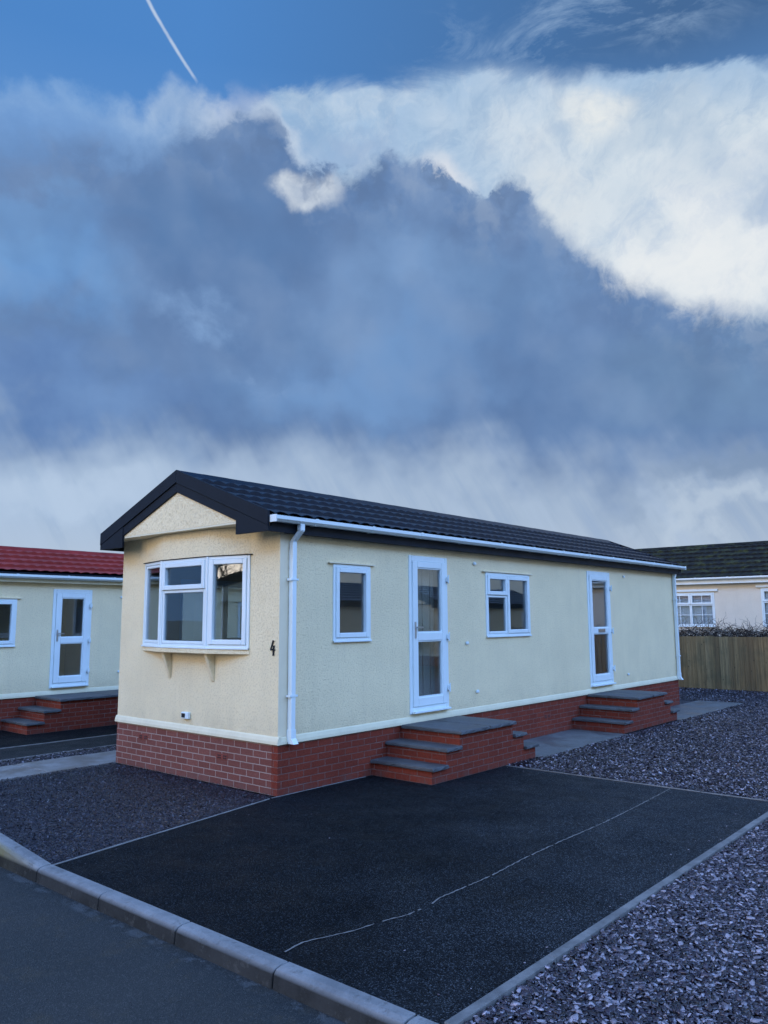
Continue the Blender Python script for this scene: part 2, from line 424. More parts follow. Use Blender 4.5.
def gutter(home, x0, x1, y, z, brackets, w=.10, side=-1):
    """open gutter trough along x with its wall side at y; grows to side"""
    prof = [(0, 0), (.0, .065), (.004, .065), (.004, .006), (w - .03, .006), (w - .006, .03), (w - .006, .068), (w + .004, .068), (w + .004, .028), (w - .028, 0)]
    T = lambda p, q, a: (a, y + side * p, z + q)
    m = MB(); m.prism(prof, x0, x1, T); g = m.build('gutter', 'white_upvc', home)
    for a in (x0, x1):
        e = MB(); s = .012 if a == x1 else -.012
        e.box(min(a, a + s), max(a, a + s), min(y, y + side * (w + .012)), max(y, y + side * (w + .012)), z - .008, z + .074); e.build('end_cap', 'white_upvc', g, bevel=.003)
    for bx in brackets:
        e = MB(); e.prism([(0, -.006), (w - .026, -.006), (w + .010, .027), (w + .010, .074), (w + .005, .074), (w + .005, .028), (w - .028, -.001), (0, -.001)], bx - .022, bx + .022, T)
        e.build('gutter_bracket', 'white_upvc', g)
    return g
def downpipe(home, x, ytop, y, zt, zb, clips, dark=False):
    w = .0325; m = MB(); yw = y
    m.box(x - w, x + w, ytop - w, ytop + w, zt - .075, zt)
    m.hexa([(x - w, yw - w, zt - .19), (x + w, yw - w, zt - .19), (x + w, yw + w, zt - .19), (x - w, yw + w, zt - .19),
            (x - w, ytop - w, zt - .0755), (x + w, ytop - w, zt - .0755), (x + w, ytop + w, zt - .0755), (x - w, ytop + w, zt - .0755)])
    m.box(x - w, x + w, yw - w, yw + w, zb + .10, zt - .191)
    dp = m.build('downpipe', 'white_upvc', home, bevel=.005)
    sh = MB(); a = w + .004
    sh.box(x - a, x + a, yw - a, yw + a, zb + .03, zb + .12)
    # hollow shoe kicked out
    for (p0, p1, q0, q1) in ((x - a, x - a + .006, 0, 1), (x + a - .006, x + a, 0, 1)):
        sh.hexa([(p0, yw - a - .045, zb - .03), (p1, yw - a - .045, zb - .03), (p1, yw + a - .03, zb - .03), (p0, yw + a - .03, zb - .03),
                 (p0, yw - a, zb + .029), (p1, yw - a, zb + .029), (p1, yw + a, zb + .029), (p0, yw + a, zb + .029)])
    sh.hexa([(x - a + .0061, yw - a - .045, zb - .03), (x + a - .0061, yw - a - .045, zb - .03), (x + a - .0061, yw - a - .039, zb - .03), (x - a + .0061, yw - a - .039, zb - .03),
             (x - a + .0061, yw - a, zb + .029), (x + a - .0061, yw - a, zb + .029), (x + a - .0061, yw - a + .006, zb + .029), (x - a + .0061, yw - a + .006, zb + .029)])
    sh.build('downpipe_shoe', 'white_upvc', dp)
    for zc in clips:
        c = MB(); c.box(x - .058, x + .058, yw - w - .006, yw - w - .001, zc - .010, zc + .010); c.box(x - .058, x - .044, yw - w - .001, -.012, zc - .012, zc + .012); c.box(x + .044, x + .058, yw - w - .001, -.012, zc - .012, zc + .012)
        c.build('pipe_clip', 'white_upvc', dp)
    return dp

ST = lambda u, o, z: (u, -o, z)              # long side facing -y
FT = lambda u, o, z: (-o, u, z)              # front facing -x

def home_shell(home, L, W, zt, zw, holes, tile, ridge_rise=.675, fr_brick='pink_mortar_brick', sd_brick='red_mortar_brick', bay=True,
               wallm='cream_stucco', fascia='dark_fascia', over=.12, front_hole=None, detail=True, back=None):
    yc = W / 2; ze = zw + .155; zr = ze + ridge_rise; zg = zw + .13
    # brick skirt
    sk = MB(); sk.box(.0, .10, .1, W, 0, zt - .03); o = sk.build('brick_skirt', fr_brick, home)
    sk = MB(); sk.box(.0, L, 0, .0995, 0, zt - .03); sk.build('brick_skirt', sd_brick, home)
    sk = MB(); sk.box(.1005, L, W - .10, W, 0, zt - .03); sk.box(L - .1, L, .1, W - .101, 0, zt - .03); sk.build('brick_skirt', sd_brick, home)
    # bell-cast trim band
    prof = [(-.03, -.035), (.022, -.035), (.026, -.03), (.024, .0), (.012, .038), (.0015, .052), (-.03, .052)]
    tb = MB(); tb.prism(prof, .0, L, lambda p, q, a: (a, -p, zt + q)); tb.prism(prof, -.024, W + .02, lambda p, q, a: (-p - .001, a, zt + q + .0005))
    tb.prism(prof, .0, L, lambda p, q, a: (a, W + p, zt + q)); tb.prism(prof, -.02, W + .02, lambda p, q, a: (L + p + .001, a, zt + q + .0004)); tb.build('trim_band', 'cream_trim', home)
    wall_mesh(.081, L - .081, zt + .02, zw + .10, holes, ST, mat=wallm, name='side_wall', parent=home)
    wall_mesh(.081, L - .081, zt + .02, zw + .10, back or [], lambda u, o, z: (u, W + o, z), mat=wallm, name='back_wall', parent=home)
    wall_mesh(0, W, zt + .02, zw + .10, [], lambda u, o, z: (L + o, u, z), mat=wallm, name='end_wall', parent=home)
    wall_mesh(0, W, zt + .02, zg + .005, [front_hole] if front_hole else [], FT, mat=wallm, name='front_wall', parent=home)
    ct = MB()
    ct.box(-.006, .135, -.006, -.0005, zt + .045, zw + .06); ct.build('corner_strip', 'corner_trim', home, bevel=.003)
    # interior
    m = MB(); m.box(.09, L - .09, .09, W - .09, zt + .03, zt + .07); m.build('interior_floor', 'interior_floor', home)
    m = MB(); m.box(.09, L - .09, .09, W - .09, zw + .04, zw + .07); m.build('ceiling', 'interior_wall', home)
    for xx in ((3.45, 6.2, 8.9) if detail else (4.0,)):
        if xx < L - .3: m = MB(); m.box(xx, xx + .06, .10, W - .15, zt + .08, zw + .035); m.build('partition', 'interior_wall', home)
    # roof
    xf = -.27; xb = L + .16
    rs = roof_slope('roof', tile, home, xf, xb, -over, ze, yc, zr, pitch=.36, res=.025 if detail else .05)
    roof_slope('roof', tile, home, xf, xb, W + over, ze, yc, zr, pitch=.36, res=.05)
    rc = MB(); n = int((xb - xf) / .38)
    for i in range(n):
        a = xf + i * (xb - xf) / n; b_ = a + (xb - xf) / n + .018
        hh = .002 * (i % 2)
        rc.prism([(-.15, -.036), (-.06, .036 + hh), (0, .052 + hh), (.06, .036 + hh), (.15, -.036), (.14, -.05), (0, .02), (-.14, -.05)], a, b_, lambda p, q, x: (x, yc + p, zr + q))
    rc.build('ridge_cap', tile, rs)
    m = MB()   # eaves fascia + soffit board on both long sides
    m.box(xf + .03, xb - .02, -over + .003, -over + .022, zw - .02, ze - .034); m.box(xf + .03, xb - .02, W + over - .022, W + over - .003, zw - .02, ze - .034)
    m.box(.05, xb - .021, -over + .0225, -.0005, zw - .012, zw + .0); m.box(.05, xb - .021, W + .0005, W + over - .0225, zw - .012, zw + .0)
    m.build('fascia', fascia, home)
    # bargeboards: broad proud upper board, thinner recessed lower board, box ends
    sl = (zr - ze) / (yc + over)
    for xe, sg in ((-.30, 1), (L + .16, -1)):
        for side in (-1, 1):
            Y = lambda d: yc + side * d
            dmax = yc + over + .005
            z_at = lambda d: zr + .055 - sl * d
            m = MB(); x0, x1 = (xe - .0, xe + .034) if sg > 0 else (xe, xe + .034)
            def board(x0, x1, ztop, zbot, d0, d1):
                m.hexa([(x0, Y(d0), z_at(d0) + zbot), (x1, Y(d0), z_at(d0) + zbot), (x1, Y(d1), z_at(d1) + zbot), (x0, Y(d1), z_at(d1) + zbot),
                        (x0, Y(d0), z_at(d0) + ztop), (x1, Y(d0), z_at(d0) + ztop), (x1, Y(d1), z_at(d1) + ztop), (x0, Y(d1), z_at(d1) + ztop)])
            board(x0, x1, .0, -.165, 0, dmax)
            bb = m.build('bargeboard', fascia, rs, bevel=.004)
            m = MB(); board(x0 + (.016 if sg > 0 else -.0), x1 - (.0 if sg > 0 else .016), -.1655, -.285, 0, dmax - .44); m.build('lower_bargeboard', fascia, bb, bevel=.003)
            m = MB()
            d0, d1 = yc + over - .555, dmax
            xa, xc = (xe + .006, xe + .30) if sg > 0 else (xe - .12, xe + .028)
            m.prism([(Y(d0), zw - .02), (Y(d1), zw - .02), (Y(d1), z_at(d1) - .166), (Y(d0), z_at(d0) - .166)], xa, xa + .03 if sg > 0 else xc, lambda p, q, a: (a, p, q))
            m.build('eaves_box', fascia, bb, bevel=.003)
            if sg > 0:
                m = MB(); yo = sorted((Y(d1), Y(d1) - side * .022)); m.box(xe + .037, -.008, yo[0], yo[1], zw - .019, z_at(d1) - .17); m.build('eaves_box', fascia, bb)
    # gable panels
    gp = MB(); zb = zg
    for xe in (-.262, L + .09):
        d = lambda z: (zr + .055 - .25 - z) / sl
        top = zr + .055 - .25
        pr = [(yc - 1.32, zb), (yc + 1.32, zb), (yc + 1.32, max(zb + .01, top - sl * 1.32)), (yc, top), (yc - 1.32, max(zb + .01, top - sl * 1.32))]
        gp.prism(pr, xe, xe + .03, lambda p, q, a: (a, p, q))
        g = gp.build('gable_panel', wallm, home); gp = MB()
    m = MB(); m.box(-.2612, -.0005, yc - 1.74, yc + 1.74, zb - .022, zb - .001); m.build('gable_soffit', 'cream_trim', home)
    # back-fill behind the boards so no light leaks under the tiles
    m = MB(); 
    for xe in (-.22, L + .05): m.prism([(-.09, zg + .001), (W + .09, zg + .001), (W + .09, ze - .035), (yc, zr - .04), (-.09, ze - .035)], xe, xe + .02, lambda p, q, a: (a, p, q)); m.build('gable_lining', fascia, rs); m = MB()
    return dict(yc=yc, ze=ze, zr=zr)

# ================================================================== MAIN HOME
L, W, ZT, ZW = 11.75, 3.26, .575, 2.885
home = empty('park_home', label='cream pebble-textured park home with navy tiled roof, front bow window and number 4', cat='mobile home', group='park homes on their plots')
H1 = (.845, 1.515, 1.64, 2.565); H2 = (4.14, 5.43, 1.63, 2.60)
D1 = (2.29, 3.155, .655, 2.755); D2 = (7.50, 8.45, .655, 2.765)
BH = [(.9, 2.6, ZT + .95, 2.5), (4.0, 5.7, ZT + .95, 2.5), (7.2, 8.6, ZT + .95, 2.5)]
b_, ys, ye, ya, yb2 = .15, .51, 2.69, 1.12, 2.08
Z0, Z1 = 1.572, 2.655
G = home_shell(home, L, W, ZT, ZW, [H1, H2, D1, D2], 'navy_tiles', back=BH, front_hole=(ys, ye, Z0 - .03, ZW + .105))
# bow bay wall above the window, faceted like the three window panels
m = MB(); zb, zt2 = Z1 + .012, ZW + .107
pts = [(0, ys), (-b_, ya), (-b_, yb2), (0, ye)]
inn = [(.07, ys), (-b_ + .07, ya + .01), (-b_ + .07, yb2 - .01), (.07, ye)]
for (p, q, r_, s_) in zip(pts, pts[1:], inn, inn[1:]):
    m.hexa([(*p, zb), (*q, zb), (*s_, zb), (*r_, zb), (*p, zt2), (*q, zt2), (*s_, zt2), (*r_, zt2)])
bayw = m.build('bay_wall', 'cream_stucco', home)
m = MB(); pr = [(.0, ys - .03), (-.02, ys - .04), (-b_ - .025, ya - .005), (-b_ - .025, yb2 + .005), (-.02, ye + .04), (.0, ye + .03)]
m.prism([(y, x) for x, y in pr], Z1 + .0, Z1 + .010, lambda p, q, a: (q, p, a)); m.build('drip_strip', 'dark_fascia', home)
m = MB(); pr = [(.08, ys - .01), (-.012, ys - .01), (-b_ - .028, ya - .01), (-b_ - .028, yb2 + .01), (-.012, ye + .01), (.08, ye + .01)]
m.prism([(y, x) for x, y in pr], Z0 - .068, Z0 - .016, lambda p, q, a: (q, p, a)); m.build('bow_sill', 'cream_stucco', home, bevel=.004)
for yy in (1.17, 2.06):
    m = MB(); m.prism([(.0, 1.17), (.0, Z0 - .069), (-.13, Z0 - .069), (-.13, Z0 - .083), (-.012, 1.17)], yy - .028, yy + .028, lambda p, q, a: (p, a, q)); m.build('sill_bracket', 'cream_stucco', home, bevel=.005)
def facet(p, q):
    P, Q = Vector(p), Vector(q); d = (Q - P).normalized(); n = Vector((-d.y, d.x))
    if n.x > 0: n = -n
    return (lambda u, o, z: (P.x + d.x * u + n.x * o, P.y + d.y * u + n.y * o, z)), (Q - P).length
bow = empty('bow_window'); bow.parent = home
for k, (p, q) in enumerate(zip(pts, pts[1:])):
    T, ln = facet(p, q)
    lights = [(0, 1, 0, 1, False)] if k == 2 else ([(0, 1, 0, 1, True)] if k == 0 else [(0, 1, 0, .66, False), (0, 1, .66, 1, True)])
    if k == 1:
        window(bow, .001, ln - .001, Z0, Z1, T, lights, name='window_panel', drip=False)
    else: window(bow, .001, ln - .001, Z0, Z1, T, lights, name='window_panel', drip=False)
for x, y in pts[1:3]:
    m = MB(); m.tube([(x - .006, y, Z0), (x - .006, y, Z1 - .001)], .024, 8); m.build('joint_post', 'white_upvc', bow)
for q in BH: window(home, *q, lambda u, o, z: (u, W + o, z), [(0, .5, 0, 1, False), (.5, 1, 0, 1, True)])
window(home, *H1, ST, [(0, 1, 0, 1, True)])
window(home, *H2, ST, [(0, .46, 0, .66, False), (0, .46, .66, 1, True), (.46, 1, 0, 1, True)])
door(home, *D1, ST, blind=True)
door(home, *D2, ST, handle=False, letter=True)
# room things glimpsed through the glass
for x_0, x_1 in ((1.9, 3.40), (5.0, 6.15)):
    m = MB(); m.box(x_0, x_1, 2.2, W - .15, ZT + .08, ZT + .95); m.build('kitchen_unit', 'interior_wall', home)
gutter(home, -.26, L + .20, -.125, ZW + .085, [.36 + i * .98 for i in range(12)])
downpipe(home, .155, -.175, -.045, ZW + .086, ZT - .0, [2.35, 1.06])
downpipe(home, L - .06, -.075, -.045, ZW + .086, ZT - .0, [2.30, 1.06])
# number 4, hand-forged looking numeral
m = MB()
def stroke(pts_, ws):
    T = lambda u, z: (-.012, .098 - u * 1.0, 1.585 + z)
    for (p, q, w0, w1) in [(pts_[i], pts_[i + 1], ws[i], ws[i + 1]) for i in range(len(pts_) - 1)]:
        d = Vector((q[0] - p[0], q[1] - p[1])).normalized(); n = Vector((-d.y, d.x))
        c = []
        for x in (-.014, -.002):
            for (pt, w, s) in ((p, w0, -1), (q, w1, -1), (q, w1, 1), (p, w0, 1)):
                c.append((x, .098 - (pt[0] + n.x * w * s), 1.585 + pt[1] + n.y * w * s))
        m.hexa(c)
stroke([(.012, .085), (-.006, .045), (-.034, -.018)], [.010, .007, .006])
stroke([(-.038, -.020), (.0, -.014), (.040, -.022)], [.007, .009, .006])
stroke([(.020, .030), (.016, -.02), (.014, -.072)], [.012, .010, .009])
stroke([(.002, -.078), (.026, -.074)], [.006, .006])
m.build('house_number', 'black_paint', home)
m = MB(); m.box(-.045, -.001, 1.60, 1.74, .70, .78); vt = m.build('vent_cowl', 'white_upvc', home, bevel=.006)
m = MB(); m.box(-.049, -.0455, 1.655, 1.725, .715, .765); m.build('vent_opening', 'black_paint', vt)
for (T, u, z) in ((FT, 2.62, .395), (FT, .97, .32), (ST, 5.9, .30)):
    m = MB(); m.box(u - .1075, u + .1075, .0005, .004, z - .032, z + .032, T); ab = m.build('air_brick', 'air_brick_clay', home)
    for i in (0, 1, 3, 4):
        for j in range(2):
            m = MB(); m.box(u - .09 + i * .036, u - .09 + i * .036 + .026, .0042, .006, z - .023 + j * .026, z - .008 + j * .026, T); m.build('vent_opening', 'black_paint', ab)
for (u, z) in ((3.85, 2.715), (3.86, .845), (3.62, 1.55), (9.1, 2.715), (9.12, .80)):
    m = MB(); m.box(u - .036, u + .036, -.028, -.001, z - .022, z + .022); m.build('vent_cap', 'white_upvc', home, bevel=.009, seg=2)

# ================================================================== NEIGHBOUR ON THE LEFT
nY = 7.71
nb = empty('park_home', (-.9, nY, 0), label='cream park home with red tiled roof, farther left beyond the paved path', cat='mobile home', group='park homes on their plots')
s_ = .9
nW = (.55, 1.46, 1.455, 2.295); nD = (2.13, 2.91, .66, 2.49)
home_shell(nb, 11.5, 3.2, .57, 2.62, [nW, nD, (-.0 + 6.5, 7.5, 1.5, 2.3)], 'red_tiles', ridge_rise=.56, sd_brick='red_mortar_brick', fascia='cream_trim', front_hole=(.7, 2.5, 1.5, 2.4), detail=False)
window(nb, *nW, ST, [(0, 1, 0, 1, True)]); window(nb, 6.5, 7.5, 1.5, 2.3, ST, [(0, .5, 0, 1, False), (.5, 1, 0, 1, True)])
window(nb, .7, 2.5, 1.5, 2.4, FT, [(0, .5, 0, 1, False), (.5, 1, 0, 1, True)])
door(nb, *nD, ST, blind=False)
gutter(nb, -.26, 11.7, -.125, 2.665, [.4 + i * .95 for i in range(11)])
for (u, z) in ((3.55, 2.36), (3.55, .90)):
    m = MB(); m.box(u - .036, u + .036, -.028, -.001, z - .022, z + .022); m.build('vent_cap', 'white_upvc', nb, bevel=.009)

# ================================================================== BACKGROUND BUNGALOW BEHIND THE FENCE
bx = 18.9
bg = empty('bungalow', (bx, 8.0, 0), -PI / 2, label='pale rendered bungalow with dark mossy tiled roof behind the wooden fence', cat='house')
def bgx(y): return 8.0 - y
bw1 = (bgx(3.55), bgx(1.46), 1.62, 2.66); bw2 = (bgx(.12), bgx(-1.9), 1.62, 2.74)
home_shell(bg, 15.5, 4.6, .40, 2.93, [bw1, bw2], 'mossy_tiles', ridge_rise=1.2, wallm='pale_stucco', fascia='white_upvc', over=.2, sd_brick='red_mortar_brick', detail=False)
for w in (bw1, bw2):
    u0, u1, z0, z1 = w
    window(bg, u0, u1, z0, z1, ST, [(0, .33, 0, .66, False), (0, .33, .66, 1, True), (.33, .66, 0, .66, False), (.33, .66, .66, 1, True), (.66, 1, 0, .66, False), (.66, 1, .66, 1, True)], bars_=True)
    m = MB(); m.box(u0 - .12, u1 + .12, .0005, .06, z1 + .03, z1 + .10, ST); m.build('window_head', 'white_upvc', bg, bevel=.004)
    m = MB()
    n = int((u1 - u0) / .05)
    for i in range(n):
        m.box(u0 + i * .05, u0 + i * .05 + .05, -.075 - .012 * math.sin(i * 1.9), -.070 - .012 * math.sin(i * 1.9), z0 + .03, z1 - .05, ST)
    m.build('net_curtain', 'net_curtain', bg)
gutter(bg, -.26, 15.7, -.21, 3.03, [.4 + i * .95 for i in range(15)])

# ================================================================== STEPS
def steps(x0, label, B=1.205, y0=0, grp='brick doorstep flights'):
    t = empty('brick_steps', (x0, y0, 0), label=label, cat='steps', group=grp)
    d = -.93
    m = MB(); m.prism([(-.57, 0), (B + .57, 0), (B + .57, .148), (B + .27, .148), (B + .27, .332), (B, .332), (B, .505), (0, .505), (0, .332), (-.285, .332), (-.285, .148), (-.57, .148)],
                      d, -.004, lambda p, q, a: (p, a, q))
    m.build('brick_base', 'red_mortar_brick', t)
    for (a, b, z) in ((-.605, -.288, .150), (-.32, -.003, .334), (B + .003, B + .305, .334), (B + .273, B + .605, .150)):
        mm = MB(); mm.box(a, b, d - .045, -.006, z, z + .042); rough_slab(mm).build('tread', 'grey_tread_stone', t)
    h = (B + .07) / 2
    for k in range(2):
        mm = MB(); mm.box(-.035 + k * h, -.035 + k * h + h - .006, d - .05, -.030, .507, .550); rough_slab(mm).build('landing_slab', 'grey_tread_stone', t)
    return t
def rough_slab(mb):
    xs = [v[0] for v in mb.v]; ys_ = [v[1] for v in mb.v]; zs = [v[2] for v in mb.v]
    x0, x1, y0, y1, z0, z1 = min(xs), max(xs), min(ys_), max(ys_), min(zs), max(zs)
    per = []; st = .045
    def side(a, b):
        n = max(2, int((Vector(b) - Vector(a)).length / st))
        for i in range(n): per.append((a[0] + (b[0] - a[0]) * i / n, a[1] + (b[1] - a[1]) * i / n))
    side((x0, y0), (x1, y0)); side((x1, y0), (x1, y1)); side((x1, y1), (x0, y1)); side((x0, y1), (x0, y0))
    m = MB(); rr = lambda s: random.uniform(-s, s); n = len(per); rings = []
    cx, cy = (x0 + x1) / 2, (y0 + y1) / 2
    for (z, ins, jit) in ((z0, .004, .003), (z0 + .012, 0, .005), (z1 - .010, .002, .005), (z1, .012, .003)):
        ring = []
        for (x, y) in per:
            dx = ins if x < cx else -ins; dy = ins if y < cy else -ins
            if x0 + .001 < x < x1 - .001: dx = 0
            if y0 + .001 < y < y1 - .001: dy = 0
            ring.append(len(m.v)); m.v.append((x + dx + rr(jit), y + dy + rr(jit) * (y < y1 - .01), z + rr(.001)))
        rings.append(ring)
    for r0, r1 in zip(rings, rings[1:]):
        for i in range(n): m.f.append((r0[i], r0[(i + 1) % n], r1[(i + 1) % n], r1[i]))
    m.f.append(tuple(rings[0][::-1])); m.f.append(tuple(rings[-1])); return m
steps(2.11, 'red brick steps with grey slabs up to the nearer glazed door, beside the tarmac drive')
steps(7.34, 'red brick steps with grey slabs up to the farther door with the letterbox')
t3 = steps(1.0, 'red brick steps with grey slabs below the door of the red-roofed home', 1.9, nY)

# ================================================================== GROUND
def sheet(name, pts_, z, mat, th=None, **kw):
    m = MB(); n = len(pts_)
    if th: m.prism([(x, y) for x, y in pts_], z - th, z, lambda p, q, a: (p, q, a))
    else: m.poly([(x, y, z) for x, y in pts_])
    o = m.build(name, mat); o['kind'] = 'structure'
    return o
def R4(a, b, c, d): return [(a, c), (b, c), (b, d), (a, d)]
def ring_ground():
    m = MB(); m.poly([(x, y, -.16) for x, y in R4(-2500, 2500, -2500, 2500)]); o = m.build('ground', 'ground_mix'); o['kind'] = 'structure'
ring_ground()
sheet('road', R4(-8.3, -2.80, -60, 60), -.10, 'road_tarmac', .05)
sheet('gravel_bed', R4(-2.74, 16.6, -9.0, 5.5), -.022, 'slate_bed', .12)
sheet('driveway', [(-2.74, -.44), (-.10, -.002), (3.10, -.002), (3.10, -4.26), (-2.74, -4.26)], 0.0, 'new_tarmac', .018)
sheet('path', R4(3.895, 6.765, -1.00, -.003), .0, 'paving_slab', .018)
sheet('path', R4(9.125, 12.9, -1.00, -.003), .0, 'paving_slab', .018)
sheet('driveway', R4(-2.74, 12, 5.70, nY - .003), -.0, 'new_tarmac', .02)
sheet('driveway', R4(-2.74, 12, 4.66, 5.64), -.004, 'pale_tarmac', .02)
sheet('gravel_bed', R4(-2.74, 12, 5.5, 5.6), -.03, 'slate_bed', .12)
# flush concrete edgings
def edge(p, q, w, z=.006, mat='edging_concrete'):
    P, Q = Vector(p), Vector(q); d = (Q - P); Lg = d.length; d.normalize(); n = Vector((-d.y, d.x)) * w / 2; m = MB(); k = max(1, round(Lg / .915))
    for i in range(k):
        a = P + d * (Lg * i / k + .002); b = P + d * (Lg * (i + 1) / k - .002); j = random.uniform(-.002, .002); j2 = random.uniform(-.002, .002)
        m.hexa([(*(a - n), -.02), (*(b - n), -.02), (*(b + n), -.02), (*(a + n), -.02), (*(a - n), z + j), (*(b - n), z + j2), (*(b + n), z + j2), (*(a + n), z + j)])
    o = m.build('edging', mat, bevel=.003); o['kind'] = 'structure'; return o
edge((-2.735, -.455), (-.12, -.016), .020)
edge((-2.735, -4.29), (3.16, -4.29), .058, .018)
edge((3.125, -.935), (3.125, -4.255), .022)
edge((-2.73, 5.67), (12, 5.67), .045); edge((-2.73, 4.64), (12, 4.64), .035)
edge((-.09, -.010), (1.42, -.010), .010, .006)
# paved path between the homes: individual slabs in one paved surface
m = MB(); i = 0; x = -2.72
while x < 12.8:
    ln = .897; m.box(x + .003, x + ln, 3.275, 4.17, -.03, .004 + random.uniform(-.003, .003)); x += .90
m.build('path', 'pale_paving', bevel=.004)['kind'] = 'structure'
# meandering pale dust line on the drive
m = MB(); dl = [(-2.66, -3.07), (-2.5, -3.045), (-2.21, -3.15), (-1.95, -3.20), (-1.75, -3.25), (-1.5, -3.25), (-1.37, -3.22), (-.8, -3.235), (-.2, -3.20), (.38, -3.19), (1.2, -3.20), (2.12, -3.165), (2.6, -3.14), (3.10, -3.11)]
seg = []
for (a, b) in zip(dl, dl[1:]):
    n = max(2, int((b[0] - a[0]) / .03))
    for k in range(n): f = k / n; seg.append((a[0] + (b[0] - a[0]) * f, a[1] + (b[1] - a[1]) * f + random.uniform(-.004, .004)))
for a, b in zip(seg, seg[1:]):
    if random.random() < .035 or -1.63 < a[0] < -1.52: continue
    w = random.uniform(.0035, .008); w2 = w * random.uniform(.8, 1.2)
    m.poly([(a[0], a[1] - w, .004), (b[0], b[1] - w2, .004), (b[0], b[1] + w2, .004), (a[0], a[1] + w, .004)])
m.build('chalk_line', 'dust_line')['kind'] = 'structure'
# kerb: dropped bullnose across the drive, rising to full height at the left
m = MB()
def kprof(h): return [(-2.735, -.14), (-2.735, h), (-2.80, h), (-2.835, h - .010), (-2.852, h - .030), (-2.862, -.14)]
def kseg(y0, y1, h0, h1):
    a, b = kprof(h0), kprof(h1); n = len(a); s0 = len(m.v)
    m.v += [(x, y0, z) for x, z in a] + [(x, y1, z) for x, z in b]
    m.f.append(tuple(s0 + i for i in range(n))); m.f.append(tuple(s0 + n + i for i in range(n))[::-1])
    for i in range(n): j = (i + 1) % n; m.f.append((s0 + i, s0 + n + i, s0 + n + j, s0 + j))
y = -.44 - .915 * 12
for k in range(40):
    y1 = y + .915
    h = .006 if y1 < -.3 else .10; h0 = .006 if y < -.3 else .10
    if y < -4.4 and y1 > -5.3 or y < -5: h = h0 = .006
    g = .005; dz = random.uniform(-.0025, .0025); h += dz; h0 += dz
    if abs(y + .44) < .01: h0, h = .012, .095
    kseg(y + g, y1 - g, h0, h); y = y1
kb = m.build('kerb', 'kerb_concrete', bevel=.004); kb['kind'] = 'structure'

# slate chippings: real flakes
def chips(name, regions, smin, smax, mat, full=True, tilt=.33, excl=None, zoff=None):
    Vs, Fs, base = [], [], 0
    allv = []; 
    for (x0, x1, y0, y1, dens) in regions:
        n = int((x1 - x0) * (y1 - y0) * dens)
        c = np.stack([rng.uniform(x0, x1, n), rng.uniform(y0, y1, n)], 1)
        if excl is not None: c = c[excl(c[:, 0], c[:, 1])]
        allv.append(c)
    c = np.concatenate(allv); n = len(c); k = 5
    s = rng.uniform(smin, smax, n) * (1 + .6 * (rng.random(n) < .12))
    asp = rng.uniform(.32, .75, n); th = rng.uniform(.08, .18, n) * s
    ang = (np.arange(k)[None] / k * 2 * PI + rng.normal(0, .22, (n, k))); rr = rng.uniform(.35, .58, (n, k)) * s[:, None]
    px = np.cos(ang) * rr; py = np.sin(ang) * rr * asp[:, None]
    top = np.stack([px * .9, py * .9, np.repeat(th[:, None] / 2, k, 1)], -1); bot = np.stack([px, py, np.repeat(-th[:, None] / 2, k, 1)], -1)
    P = np.concatenate([top, bot], 1) if full else top
    rz = rng.uniform(0, 2 * PI, n); tx = rng.normal(0, tilt, n); ty = rng.normal(0, tilt, n)
    def rot(P, a, i, j):
        ca, sa = np.cos(a)[:, None], np.sin(a)[:, None]; A, B = P[..., i] * ca - P[..., j] * sa, P[..., i] * sa + P[..., j] * ca
        P = P.copy(); P[..., i] = A; P[..., j] = B; return P
    P = rot(rot(rot(P, rz, 0, 1), tx, 1, 2), ty, 0, 2)
    zc = rng.uniform(-.018, .012, n) if zoff is None else th / 2 + .001
    P[..., 0] += c[:, 0:1]; P[..., 1] += c[:, 1:2]; P[..., 2] += zc[:, None]
    V = P.reshape(-1, 3); nv = P.shape[1]
    off = (np.arange(n) * nv)[:, None]
    tf = off + np.arange(k)[None]
    if full:
        ii = np.arange(k); jj = (ii + 1) % k
        sf = (off[:, :, None] + np.stack([ii, ii + k, jj + k, jj], -1)[None]).reshape(-1, 4)
        loops = np.concatenate([tf.ravel(), sf.ravel()]); tot = np.concatenate([np.full(n, k), np.full(len(sf), 4)])
    else: loops = tf.ravel(); tot = np.full(n, k)
    me = bpy.data.meshes.new(name); me.vertices.add(len(V)); me.vertices.foreach_set('co', V.astype(np.float32).ravel())
    me.loops.add(len(loops)); me.loops.foreach_set('vertex_index', loops.astype(np.int32))
    me.polygons.add(len(tot)); me.polygons.foreach_set('loop_start', np.concatenate([[0], np.cumsum(tot)[:-1]]).astype(np.int32))
    me.update(calc_edges=True); me.materials.append(MATS[mat]); o = bpy.data.objects.new(name, me); COL.objects.link(o); o['kind'] = 'stuff'; return o
notsteps = lambda x, y: ~((y > -.955) & (x < 13)) 
chips('slate_chippings', [(-2.71, .8, -7.0, -4.33, 6200), (.8, 3.2, -7.0, -4.33, 5200)], .018, .046, 'slate_chip')
far = chips('slate_chippings', [(3.16, 6.0, -6.5, -.9, 4600), (6.0, 10, -6.5, -.9, 3000), (10, 16.0, -7, 2.5, 1500)], .018, .046, 'slate_chip', full=False,
      excl=lambda x, y: ~((y > -1.01) & (x < 12.92)) | ((y > -1.35) & (y < -.96) & (x > 3.0) & (x < 3.98)))
chips('slate_chippings', [(3.16, 4.0, -1.01, -.94, 3000), (12.9, 16.0, -1, 2.5, 400)], .026, .05, 'slate_chip', full=False)
ff = lambda x, y: (y > -.42 + (x + 2.735) * .168 + .02)
chips('slate_chippings', [(-2.70, -.02, -.40, 3.255, 6500)], .012, .028, 'slate_chip_fine', full=False, excl=lambda x, y: ff(x, y) & ~((x > -.01)))
